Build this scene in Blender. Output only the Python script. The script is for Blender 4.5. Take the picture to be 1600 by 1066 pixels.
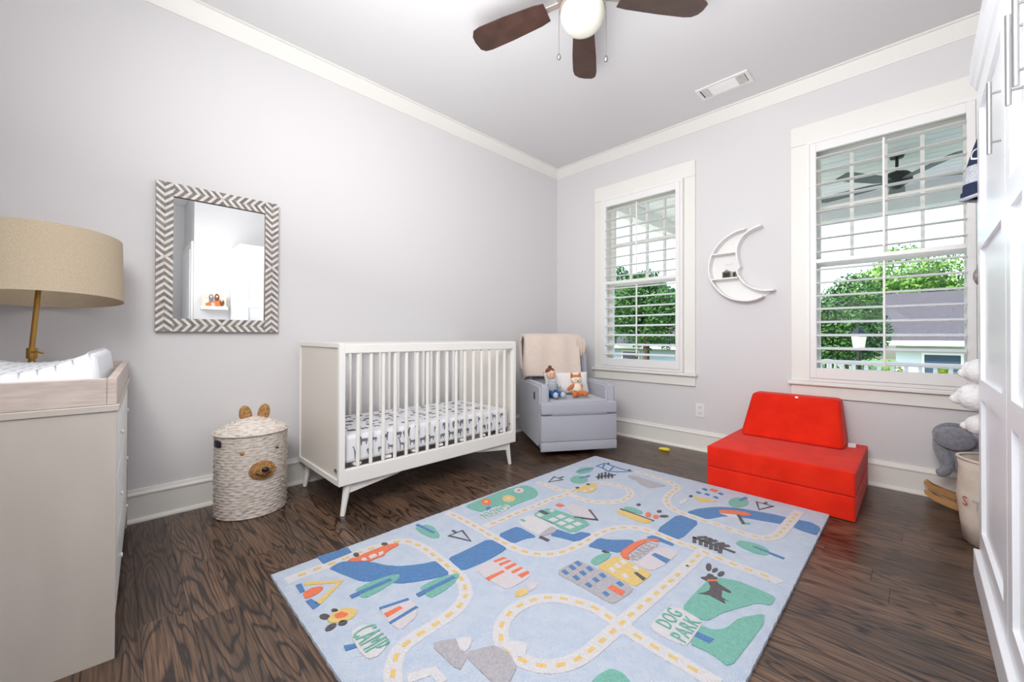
import bpy, bmesh, math, random
from mathutils import Vector, Matrix
random.seed(7)
sc=bpy.context.scene
for o in list(bpy.data.objects): bpy.data.objects.remove(o)
C=sc.collection
PI=math.pi
# ---------------- camera ----------------
cd=bpy.data.cameras.new('camera'); cam=bpy.data.objects.new('camera',cd); C.objects.link(cam)
cd.sensor_width=36; cd.lens=628.96/1600*36; cd.shift_y=-.0079; cd.clip_start=.02; cd.clip_end=200
cam.matrix_world=Matrix.Translation((2.820,-3.497,.954))@Matrix.Rotation(.78966,4,'Z')@Matrix.Rotation(PI/2+.00738,4,'X')@Matrix.Rotation(.00288,4,'Z')
sc.camera=cam
# ---------------- light ----------------
sc.view_settings.view_transform='Standard'; sc.view_settings.look='None'; sc.view_settings.gamma=1
sc.view_settings.use_curve_mapping=False; sc.view_settings.exposure=.64
w=bpy.data.worlds.new('sky'); sc.world=w; w.use_nodes=True
nt=w.node_tree; bg=nt.nodes['Background']; sk=nt.nodes.new('ShaderNodeTexSky')
sk.sky_type='NISHITA'; sk.sun_disc=False; sk.sun_elevation=math.radians(48); sk.sun_rotation=math.radians(215); sk.dust_density=2.5; sk.air_density=1.2
nt.links.new(sk.outputs[0],bg.inputs[0]); bg.inputs[1].default_value=.42
def lamp(name,kind,loc,target,power,size=None,size_y=None,color=(1,1,1),angle=None):
    l=bpy.data.lights.new(name,kind); o=bpy.data.objects.new(name,l); C.objects.link(o)
    l.energy=power; l.color=color
    if kind=='AREA':
        l.shape='RECTANGLE'; l.size=size; l.size_y=size_y or size
    if angle is not None: l.angle=angle
    o.location=loc; o.rotation_euler=(Vector(target)-Vector(loc)).to_track_quat('-Z','Y').to_euler()
    return o
SUN=lamp('sun','SUN',(-6,-8,12),(2,4,0),3.6,color=(1,.95,.86),angle=.01)
L1=lamp('bounce_light','AREA',(1.95,-2.95,1.30),(2.25,-2.2,3.8),25,1.4,1.0,(.985,.99,1))
L2=lamp('room_fill_light','AREA',(2.3,-3.9,2.1),(1.3,-1.0,.6),35,1.6,.9,(1,.995,.99)); L2.data.spread=math.radians(145)
# ---------------- helpers ----------------
def lin(c): 
    c=c/255.
    return c/12.92 if c<=.04045 else ((c+.055)/1.055)**2.4
def col(c): return (lin(c[0]),lin(c[1]),lin(c[2]),1)
MATS={}
def mat(name,c,rough=.5,c2=None,scale=40,detail=3,bump=0,bscale=None,metal=0,sheen=0,stretch=None,spec=.5,emit=None,trans=None,ramp=(.35,.65),coords='Object',rnd=0,alpha=None,bdist=.002):
    if name in MATS: return MATS[name]
    m=bpy.data.materials.new(name); m.use_nodes=True; n=m.node_tree; b=n.nodes['Principled BSDF']
    b.inputs['Base Color'].default_value=col(c); b.inputs['Roughness'].default_value=rough; b.inputs['Metallic'].default_value=metal
    b.inputs['Specular IOR Level'].default_value=spec
    if sheen: b.inputs['Sheen Weight'].default_value=sheen
    tc=n.nodes.new('ShaderNodeTexCoord'); src=tc.outputs[coords]
    if rnd:
        oi=n.nodes.new('ShaderNodeObjectInfo'); cm=n.nodes.new('ShaderNodeVectorMath'); cm.operation='SCALE'
        comb=n.nodes.new('ShaderNodeCombineXYZ')
        for k in range(3): n.links.new(oi.outputs['Random'],comb.inputs[k])
        n.links.new(comb.outputs[0],cm.inputs[0]); cm.inputs['Scale'].default_value=rnd
        ad=n.nodes.new('ShaderNodeVectorMath'); n.links.new(src,ad.inputs[0]); n.links.new(cm.outputs[0],ad.inputs[1]); src=ad.outputs[0]
    if stretch:
        mp=n.nodes.new('ShaderNodeMapping'); mp.inputs['Scale'].default_value=stretch; n.links.new(src,mp.inputs[0]); src=mp.outputs[0]
    if c2 is not None:
        t=n.nodes.new('ShaderNodeTexNoise'); t.inputs['Scale'].default_value=scale; t.inputs['Detail'].default_value=detail; n.links.new(src,t.inputs['Vector'])
        r=n.nodes.new('ShaderNodeValToRGB'); r.color_ramp.elements[0].position=ramp[0]; r.color_ramp.elements[1].position=ramp[1]
        r.color_ramp.elements[0].color=col(c); r.color_ramp.elements[1].color=col(c2); n.links.new(t.outputs['Fac'],r.inputs[0]); n.links.new(r.outputs[0],b.inputs['Base Color'])
    if bump:
        t2=n.nodes.new('ShaderNodeTexNoise'); t2.inputs['Scale'].default_value=bscale or scale; t2.inputs['Detail'].default_value=4; n.links.new(src,t2.inputs['Vector'])
        bp=n.nodes.new('ShaderNodeBump'); bp.inputs['Strength'].default_value=bump; bp.inputs['Distance'].default_value=bdist; n.links.new(t2.outputs['Fac'],bp.inputs['Height']); n.links.new(bp.outputs[0],b.inputs['Normal'])
    if emit: b.inputs['Emission Color'].default_value=col(c); b.inputs['Emission Strength'].default_value=emit
    if trans: b.inputs['Subsurface Weight'].default_value=trans; b.inputs['Subsurface Radius'].default_value=(.02,.02,.02)
    MATS[name]=m; return m
def glass_mat():
    m=bpy.data.materials.new('window_glass'); m.use_nodes=True; n=m.node_tree; n.nodes.clear()
    o=n.nodes.new('ShaderNodeOutputMaterial'); mx=n.nodes.new('ShaderNodeMixShader'); tr=n.nodes.new('ShaderNodeBsdfTransparent'); gl=n.nodes.new('ShaderNodeBsdfGlossy'); fr=n.nodes.new('ShaderNodeFresnel')
    tr.inputs[0].default_value=(.95,.97,.97,1); gl.inputs['Roughness'].default_value=.01; fr.inputs[0].default_value=1.12
    n.links.new(fr.outputs[0],mx.inputs[0]); n.links.new(tr.outputs[0],mx.inputs[1]); n.links.new(gl.outputs[0],mx.inputs[2]); n.links.new(mx.outputs[0],o.inputs[0]); return m
def wood_floor():
    m=bpy.data.materials.new('oak_floor'); m.use_nodes=True; n=m.node_tree; b=n.nodes['Principled BSDF']; L=n.links.new
    tc=n.nodes.new('ShaderNodeTexCoord'); oi=n.nodes.new('ShaderNodeObjectInfo')
    comb=n.nodes.new('ShaderNodeCombineXYZ'); 
    for k in range(3): L(oi.outputs['Random'],comb.inputs[k])
    sc_=n.nodes.new('ShaderNodeVectorMath'); sc_.operation='SCALE'; sc_.inputs['Scale'].default_value=37.; L(comb.outputs[0],sc_.inputs[0])
    ad=n.nodes.new('ShaderNodeVectorMath'); L(tc.outputs['Object'],ad.inputs[0]); L(sc_.outputs[0],ad.inputs[1])
    mp=n.nodes.new('ShaderNodeMapping'); mp.inputs['Scale'].default_value=(1.3,9.,1.); L(ad.outputs[0],mp.inputs[0])
    n1=n.nodes.new('ShaderNodeTexNoise'); n1.inputs['Scale'].default_value=1.0; n1.inputs['Detail'].default_value=2; n1.inputs['Distortion'].default_value=.4; L(mp.outputs[0],n1.inputs['Vector'])
    mu=n.nodes.new('ShaderNodeMath'); mu.operation='MULTIPLY'; mu.inputs[1].default_value=85; L(n1.outputs['Fac'],mu.inputs[0])
    si=n.nodes.new('ShaderNodeMath'); si.operation='SINE'; L(mu.outputs[0],si.inputs[0])
    mp2=n.nodes.new('ShaderNodeMapping'); mp2.inputs['Scale'].default_value=(6,190,1); L(ad.outputs[0],mp2.inputs[0])
    n2=n.nodes.new('ShaderNodeTexNoise'); n2.inputs['Scale'].default_value=1; n2.inputs['Detail'].default_value=5; L(mp2.outputs[0],n2.inputs['Vector'])
    m1=n.nodes.new('ShaderNodeMath'); m1.operation='MULTIPLY_ADD'; m1.inputs[1].default_value=-.34; m1.inputs[2].default_value=.06; pw_=n.nodes.new('ShaderNodeMath'); pw_.operation='POWER'; hf=n.nodes.new('ShaderNodeMath'); hf.operation='MULTIPLY_ADD'; hf.inputs[1].default_value=.5; hf.inputs[2].default_value=.5; L(si.outputs[0],hf.inputs[0]); L(hf.outputs[0],pw_.inputs[0]); pw_.inputs[1].default_value=5; L(pw_.outputs[0],m1.inputs[0])
    m2=n.nodes.new('ShaderNodeMath'); m2.operation='ADD'; L(m1.outputs[0],m2.inputs[0]); L(n2.outputs['Fac'],m2.inputs[1])
    r=n.nodes.new('ShaderNodeValToRGB'); e=r.color_ramp.elements; e[0].position=.30; e[0].color=col((42,32,27)); e[1].position=.75; e[1].color=col((120,93,72)); k=e.new(.5); k.color=col((86,65,51)); L(m2.outputs[0],r.inputs[0])
    hs=n.nodes.new('ShaderNodeHueSaturation'); mr=n.nodes.new('ShaderNodeMapRange'); mr.inputs['To Min'].default_value=.7; mr.inputs['To Max'].default_value=1.25; L(oi.outputs['Random'],mr.inputs[0]); L(mr.outputs[0],hs.inputs['Value']); L(r.outputs[0],hs.inputs['Color']); L(hs.outputs[0],b.inputs['Base Color'])
    b.inputs['Roughness'].default_value=.3
    bp=n.nodes.new('ShaderNodeBump'); bp.inputs['Strength'].default_value=.25; bp.inputs['Distance'].default_value=.001; L(m2.outputs[0],bp.inputs['Height']); L(bp.outputs[0],b.inputs['Normal'])
    return m
M={}
M['wall']=mat('wall_paint',(224,222,223),.75,bump=.03,bscale=220)
M['ceil']=mat('ceiling_paint',(231,230,231),.8,bump=.03,bscale=220)
M['trim']=mat('trim_paint',(240,238,232),.4)
M['shut']=mat('shutter_paint',(242,241,239),.38)
M['white']=mat('white_lacquer',(243,242,240),.32)
M['ward']=mat('wardrobe_lacquer',(246,248,252),.3)
M['crib']=mat('crib_paint',(241,239,234),.38)
M['cribshade']=mat('crib_panel_shaded_paint',(226,220,211),.4)  # white crib paint, with the end panels' shade put into the colour
M['steel']=mat('brushed_steel',(176,176,176),.32,metal=1)
M['black']=mat('black_plastic',(22,22,24),.4)
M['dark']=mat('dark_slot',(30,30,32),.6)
M['glass']=glass_mat(); M['floor']=wood_floor()
M['linen']=mat('linen_shade',(204,188,164),.85,(190,172,146),260,4,.15,400)
M['brass']=mat('aged_brass',(176,136,72),.3,metal=1)
M['drsr']=mat('washed_dresser_wood',(196,188,180),.55,(191,183,175),3,4,.05,60,stretch=(4,4,1))
M['tray']=mat('washed_tray_wood',(208,194,186),.55,(190,176,168),5,5,.05,60,stretch=(3,3,26))
M['padw']=mat('quilted_white_cotton',(226,228,232),.9,bump=.5,bscale=130,bdist=.003)
M['wick']=mat('whitewashed_wicker',(234,225,216),.8,(170,150,136),34,4,.3,200,ramp=(.45,.75),stretch=(1,1,5))
M['wickb']=mat('natural_wicker',(190,146,92),.8,(140,98,54),90,4,.5,160)
M['chair']=mat('grey_upholstery',(178,180,190),.9,(170,172,182),300,3,.12,500,sheen=.3)
M['throw']=mat('cream_knit',(236,220,208),.95,(222,204,190),120,4,.7,140,sheen=.3,bdist=.004)
M['pillow']=mat('white_pillow_cotton',(238,234,232),.9,bump=.1,bscale=200)
M['red']=mat('red_orange_velour',(236,44,18),.9,(224,36,12),9,3,.12,260,sheen=.12,spec=.2)
M['redp']=mat('red_plush',(206,22,34),.95,(170,12,26),90,3,.8,220,sheen=.5,bdist=.004)
M['rug']=mat('rug_pale_blue_pile',(184,198,219),1,(196,206,222),26,5,1,210,sheen=.3,bdist=.008)
for k,c,c2 in (('blue',(58,116,176),(74,130,188)),('teal',(106,176,160),(122,188,173)),('orange',(232,104,60),(240,122,76)),('white',(222,219,222),(214,212,217)),('pink',(218,209,215),(210,203,210)),('char',(66,60,64),(84,76,80)),('yellow',(226,190,108),(232,200,124)),('grey',(186,182,188),(172,168,176)),('grey2',(206,200,206),(196,192,198))):
    M['rug_'+k]=mat('rug_'+k+'_pile',c,1,c2,120,4,1,210,sheen=.2,bdist=.008)
M['bladew']=mat('fan_blade_walnut',(78,52,43),.4,(62,41,34),14,5,.05,60)
M['nickel']=mat('satin_nickel',(190,178,170),.35,metal=.6)
M['globe']=mat('frosted_globe',(222,220,208),.4)
M['mirror']=mat('mirror_glass',(240,243,243),.01,metal=1)
M['bone']=mat('bone_inlay',(236,231,224),.4,(222,214,206),30,3)
M['greyin']=mat('grey_inlay',(112,110,112),.4,(150,144,140),36,3,rnd=9)
M['frame']=mat('mirror_edge_wood',(128,112,98),.6)
M['outw']=mat('porch_white',(236,234,228),.5)
M['leafA']=mat('leaf_green',(70,112,44),.6,(38,72,30),3,3,rnd=5)
M['leafB']=mat('leaf_bright',(120,158,64),.6,(70,118,40),3,3,rnd=5)
M['leafC']=mat('leaf_yellow_green',(196,206,56),.6,(140,170,40),4,3,rnd=5)
M['bark']=mat('bark',(92,76,62),.9,(60,48,40),12,4,.5,30)
M['lawn']=mat('lawn_grass',(104,134,70),.95,(80,112,52),1.2,6)
M['bounceg']=mat('pale_bounce_ground',(206,200,190),.95,(188,182,172),3,6)  # invented pale ground colour, meant to reflect daylight into the porch
M['roofs']=mat('roof_shingle',(84,80,84),.9,(62,60,66),14,4,stretch=(1,3,3))
M['bluew']=mat('pale_blue_siding',(160,178,200),.7)
M['greyw']=mat('pale_grey_siding',(196,204,212),.7)
M['pane']=mat('dark_window_pane',(60,74,92),.15)
M['grplush']=mat('grey_plush',(150,152,160),.95,(128,130,140),60,4,.8,180,sheen=.5,bdist=.004)
M['rock']=mat('beech_wood',(206,158,104),.45,(188,138,86),4,4,stretch=(1,10,4))
M['canvas']=mat('cream_canvas',(228,216,200),.9,(216,202,186),14,3,.2,200)
M['whplush']=mat('white_plush',(240,238,238),.95,bump=.9,bscale=90,sheen=.5,bdist=.006)
M['navy']=mat('navy_knit',(34,44,74),.9,bump=.7,bscale=240,bdist=.003)
M['greyk']=mat('grey_white_knit',(206,208,216),.9,(170,174,186),120,3,.8,240,bdist=.003)
M['owl']=mat('brown_grey_plush',(120,108,108),.95,(160,150,150),40,4,.8,90,bdist=.004)
M['skin']=mat('doll_skin_fabric',(238,192,168),.9)
M['hair']=mat('doll_brown_yarn',(120,74,52),.95,bump=.8,bscale=120)
M['denim']=mat('doll_blue_trousers',(30,98,160),.9)
M['foxo']=mat('fox_orange_plush',(206,120,68),.95,bump=.6,bscale=180)
M['foxw']=mat('fox_cream_plush',(240,226,206),.95,bump=.6,bscale=180)
M['ban']=mat('toy_yellow',(240,214,40),.5)
M['stitch']=mat('stitch_thread',(222,225,230),.9)
M['lgrey']=mat('light_grey_fabric',(190,194,202),.9)
M['dgreen']=mat('print_dark_grey',(120,121,128),.9)
M['sheet']=mat('sheet_white_cotton',(236,236,240),.9,bump=.15,bscale=40,bdist=.004)
M['silverf']=mat('pewter_frame',(128,118,108),.45,metal=.5)
# ---------------- mesh helpers ----------------
MW={}
def thing(name,label=None,cat=None,loc=(0,0,0),rotz=0,group=None,kind=None):
    o=bpy.data.objects.new(name,None); C.objects.link(o); o.location=loc; o.rotation_euler=(0,0,rotz); o.empty_display_size=.05
    MW[o.name]=Matrix.Translation(loc)@Matrix.Rotation(rotz,4,'Z')
    tag(o,label,cat,group,kind); return o
def tag(o,label=None,cat=None,group=None,kind=None):
    if label: o['label']=label
    if cat: o['category']=cat
    if group: o['group']=group
    if kind: o['kind']=kind
    return o
def obj(name,bm,m,parent=None,world=False,smooth=False,kind=None,ang=None):
    """bm -> one mesh object; world=True: vertices are world coordinates, moved into the parent's frame"""
    me=bpy.data.meshes.new(name)
    if world and parent is not None: bm.transform(MW[parent.name].inverted())
    bmesh.ops.recalc_face_normals(bm,faces=bm.faces[:])
    bm.to_mesh(me); bm.free()
    me.materials.append(m)
    if smooth:
        for p in me.polygons: p.use_smooth=True
        if ang: me.set_sharp_from_angle(angle=math.radians(ang))
    o=bpy.data.objects.new(name,me); C.objects.link(o)
    if parent is not None: o.parent=parent; MW[o.name]=MW[parent.name].copy()
    else: MW[o.name]=Matrix.Identity(4)
    if kind: o['kind']=kind
    return o
def inst(name,me,parent=None,loc=(0,0,0),rot=(0,0,0),scale=(1,1,1)):
    o=bpy.data.objects.new(name,me); C.objects.link(o); o.location=loc; o.rotation_euler=rot; o.scale=scale
    if parent is not None: o.parent=parent
    return o
def B(): return bmesh.new()
def box(bm,x0,x1,y0,y1,z0,z1,bev=0,rot=None,piv=None,seg=2):
    r=bmesh.ops.create_cube(bm,size=1); vs=r['verts']
    bmesh.ops.scale(bm,vec=(x1-x0,y1-y0,z1-z0),verts=vs); bmesh.ops.translate(bm,vec=((x0+x1)/2,(y0+y1)/2,(z0+z1)/2),verts=vs)
    if bev:
        es=list({e for v in vs for e in v.link_edges})
        g=bmesh.ops.bevel(bm,geom=es,offset=bev,segments=seg,affect='EDGES',profile=.6); vs=list({v for f in g['faces'] for v in f.verts}|{v for v in vs if v.is_valid})
    if rot is not None:
        p=Vector(piv or ((x0+x1)/2,(y0+y1)/2,(z0+z1)/2))
        bmesh.ops.rotate(bm,cent=p,matrix=rot,verts=vs)
    return vs
def frame_axes(d):
    d=d.normalized(); a=Vector((0,0,1)) if abs(d.z)<.95 else Vector((1,0,0)); u=d.cross(a).normalized(); return u,d.cross(u)
def cyl(bm,a,b,r0,r1=None,n=12,cap=True):
    a=Vector(a);b=Vector(b); r1=r0 if r1 is None else r1; u,v=frame_axes(b-a)
    A=[bm.verts.new(a+(u*math.cos(t)+v*math.sin(t))*r0) for t in [2*PI*i/n for i in range(n)]]
    D=[bm.verts.new(b+(u*math.cos(t)+v*math.sin(t))*r1) for t in [2*PI*i/n for i in range(n)]]
    for i in range(n): bm.faces.new((A[i],A[(i+1)%n],D[(i+1)%n],D[i]))
    if cap: bm.faces.new(A[::-1]); bm.faces.new(D)
def tube(bm,pts,r,n=8):
    pts=[Vector(p) for p in pts]; rs=r if isinstance(r,(list,tuple)) else [r]*len(pts); rings=[]; pu=None
    for i,p in enumerate(pts):
        d=(pts[min(i+1,len(pts)-1)]-pts[max(i-1,0)]).normalized()
        if pu is None: u,v=frame_axes(d)
        else:
            u=(pu-d*pu.dot(d)).normalized(); v=d.cross(u)
        pu=u
        rings.append([bm.verts.new(p+(u*math.cos(t)+v*math.sin(t))*rs[i]) for t in [2*PI*k/n for k in range(n)]])
    for a,b in zip(rings,rings[1:]):
        for k in range(n): bm.faces.new((a[k],a[(k+1)%n],b[(k+1)%n],b[k]))
    bm.faces.new(rings[0][::-1]); bm.faces.new(rings[-1])
def lathe(bm,prof,c=(0,0,0),n=32,closed=False):
    rings=[]
    for r,z in prof:
        if r<1e-5: rings.append([bm.verts.new((c[0],c[1],c[2]+z))])
        else: rings.append([bm.verts.new((c[0]+r*math.cos(2*PI*k/n),c[1]+r*math.sin(2*PI*k/n),c[2]+z)) for k in range(n)])
    if closed: rings.append(rings[0])
    for a,b in zip(rings,rings[1:]):
        for k in range(n):
            k2=(k+1)%n
            if len(a)==1 and len(b)==1: continue
            if len(a)==1: bm.faces.new((a[0],b[k2],b[k]))
            elif len(b)==1: bm.faces.new((a[k],a[k2],b[0]))
            else: bm.faces.new((a[k],a[k2],b[k2],b[k]))
def prism(bm,pts,vec,fn=None):
    """closed polygon (3-D points) extruded along vec"""
    vec=Vector(vec); A=[bm.verts.new(p) for p in pts]; D=[bm.verts.new(Vector(p)+vec) for p in pts]; n=len(pts)
    for i in range(n): bm.faces.new((A[i],A[(i+1)%n],D[(i+1)%n],D[i]))
    f1=bm.faces.new(A[::-1]); f2=bm.faces.new(D)
    if n>4: bmesh.ops.triangulate(bm,faces=[f1,f2])
def grid(bm,nu,nv,f,closeu=False,thick=0):
    V=[[bm.verts.new(f(i/(nu if closeu else nu-1),j/(nv-1))) for j in range(nv)] for i in range(nu)]
    for i in range(nu if closeu else nu-1):
        for j in range(nv-1): bm.faces.new((V[i][j],V[(i+1)%nu][j],V[(i+1)%nu][j+1],V[i][j+1]))
    return V
def ellipsoid(bm,c,r,rot=None,nu=16,nv=10,noise=0,seed=0):
    rr=random.Random(seed); V=[]
    top=bm.verts.new((0,0,r[2])); bot=bm.verts.new((0,0,-r[2])); new=[top,bot]
    for j in range(1,nv):
        ph=PI*j/nv; ring=[]
        for i in range(nu):
            th=2*PI*i/nu; k=1+noise*(rr.random()-.5)
            v=bm.verts.new((r[0]*math.sin(ph)*math.cos(th)*k,r[1]*math.sin(ph)*math.sin(th)*k,r[2]*math.cos(ph)*k)); ring.append(v)
        V.append(ring); new+=ring
    for i in range(nu):
        bm.faces.new((top,V[0][i],V[0][(i+1)%nu])); bm.faces.new((bot,V[-1][(i+1)%nu],V[-1][i]))
        for j in range(len(V)-1): bm.faces.new((V[j][i],V[j+1][i],V[j+1][(i+1)%nu],V[j][(i+1)%nu]))
    if rot is not None: bmesh.ops.rotate(bm,cent=(0,0,0),matrix=rot,verts=new)
    bmesh.ops.translate(bm,vec=c,verts=new)
def RZ(a): return Matrix.Rotation(a,3,'Z')
def RX(a): return Matrix.Rotation(a,3,'X')
def RY(a): return Matrix.Rotation(a,3,'Y')
def solidify(o,t,off=0):
    m=o.modifiers.new('thickness','SOLIDIFY'); m.thickness=t; m.offset=off
def subsurf(o,l=1):
    m=o.modifiers.new('smooth','SUBSURF'); m.levels=l; m.render_levels=l
def one(name,m,fn,parent=None,world=True,**k):
    bm=B(); fn(bm); return obj(name,bm,m,parent,world,**k)
# ---------------- room shell ----------------
CH=2.78; XR=3.60; XA=4.60; YA=-2.78; YN=-4.06
W1=(.598,1.407,.645,2.312); W2=(2.268,3.077,.645,2.318)
fl=thing('floor',loc=(0,0,0),kind='structure')
one('subfloor',M['dark'],lambda bm:box(bm,-.2,XA+.2,YN-.2,.2,-.25,-.02),fl)
rnd=random.Random(3); y=0.0; row=0; PWID=.127
while y>YN:
    x=-.02-rnd.random()*.9; xe=XR+.0 if y-PWID>YA-.127 else XA
    while x<xe:
        ln=rnd.uniform(.9,2.3); x0=max(x,-.01); x1=min(x+ln,xe)
        if x1-x0>.05:
            bm=B(); hx=(x1-x0)/2-.0003; hy=PWID/2-.0003
            box(bm,-hx,hx,-hy,hy,-.018,0,.0005,seg=1)
            o=obj('plank',bm,M['floor'],fl); o.location=((x0+x1)/2,max(y-PWID/2,YN+PWID/2),0)
        x+=ln
    y-=PWID; row+=1
def wall_with_holes(bm,x0,x1,z0,z1,ya,yb,holes):
    xs=sorted({x0,x1,*[h[0] for h in holes],*[h[1] for h in holes]}); zs=sorted({z0,z1,*[h[2] for h in holes],*[h[3] for h in holes]})
    for a,b in zip(xs,xs[1:]):
        for c,d in zip(zs,zs[1:]):
            mx,mz=(a+b)/2,(c+d)/2
            if not any(h[0]<mx<h[1] and h[2]<mz<h[3] for h in holes): box(bm,a,b,ya,yb,c,d)
    bmesh.ops.remove_doubles(bm,verts=bm.verts[:],dist=1e-5)
def S(name,m,fn,**k): o=one(name,m,fn,None,**k); o['kind']='structure'; return o
S('wall_left',M['wall'],lambda bm:box(bm,-.15,0,YN-.15,0.15,-.02,CH+.12))
S('wall_far',M['wall'],lambda bm:wall_with_holes(bm,0,XA+.15,-.02,CH+.12,0,.15,[W1,W2]))
S('wall_right',M['wall'],lambda bm:box(bm,XR,XR+.12,YA,0,-.02,CH))
S('wall_near',M['wall'],lambda bm:box(bm,0,XA+.15,YN-.15,YN,-.02,CH+.12))
def alc(bm):
    box(bm,XA,XA+.15,YN,0,-.02,CH); box(bm,XR+.12,XA,YA,YA+.12,-.02,CH)
S('wall_alcove',M['wall'],alc)
S('ceiling',M['ceil'],lambda bm:box(bm,0,XA,YN,0,CH,CH+.12))
# crown: one trim per wall, flat angled cove with a small bead
def crown(bm,a,b,nx,ny):
    a=Vector(a);b=Vector(b);n=Vector((nx,ny,0))
    prof=[(0,-.091),(.006,-.091),(.008,-.085),(.054,-.012),(.066,-.010),(.066,0),(0,0)]
    prism(bm,[a+n*p+Vector((0,0,CH+q)) for p,q in prof],b-a)
S('trim_1',M['trim'],lambda bm:crown(bm,(0,YN,0),(0,0,0),1,0)); S('trim_2',M['trim'],lambda bm:crown(bm,(0,0,0),(XR,0,0),0,-1))
S('trim_3',M['trim'],lambda bm:crown(bm,(XR,0,0),(XR,YA,0),-1,0)); S('trim_4',M['trim'],lambda bm:crown(bm,(XA,YN,0),(0,YN,0),0,1))
def baseboard(name,a,b,nx,ny):
    a=Vector(a);b=Vector(b);n=Vector((nx,ny,0)); t=thing(name,loc=a,kind='structure'); d=b-a
    def pr(prof): 
        def f(bm): prism(bm,[a+n*p+Vector((0,0,q)) for p,q in prof],d)
        return f
    one('board',M['trim'],pr([(0,0),(.014,0),(.014,.130),(0,.130)]),t)
    one('cap_moulding',M['trim'],pr([(0,.1302),(.014,.1302),(.021,.134),(.021,.142),(.013,.150),(.010,.163),(0,.165)]),t)
    one('shoe_moulding',M['trim'],pr([(.0141,0),(.032,0),(.031,.008),(.025,.016),(.0141,.020)]),t)
baseboard('baseboard_left',(0,YN,0),(0,0,0),1,0); baseboard('baseboard_far',(0,0,0),(XR,0,0),0,-1)
baseboard('baseboard_right',(XR,0,0),(XR,YA,0),-1,0)
# door in the alcove return wall, seen only in the mirror
dr=thing('door_1',loc=(4.0,YA,0),kind='structure')
one('door_leaf',M['ward'],lambda bm:box(bm,3.74,4.50,YA-.03,YA-.002,.01,2.05),dr)
def dcase(bm):
    box(bm,3.65,3.735,YA-.022,YA-.001,0,2.14); box(bm,4.505,4.59,YA-.022,YA-.001,0,2.14); box(bm,3.735,4.505,YA-.022,YA-.001,2.055,2.14)
one('door_casing',M['trim'],dcase,dr)
one('door_handle',M['black'],lambda bm:(box(bm,3.79,3.83,YA-.045,YA-.031,.93,1.12,.004),box(bm,3.80,3.92,YA-.075,YA-.055,1.01,1.03,.004),box(bm,3.80,3.82,YA-.06,YA-.031,1.01,1.03)),dr)
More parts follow.
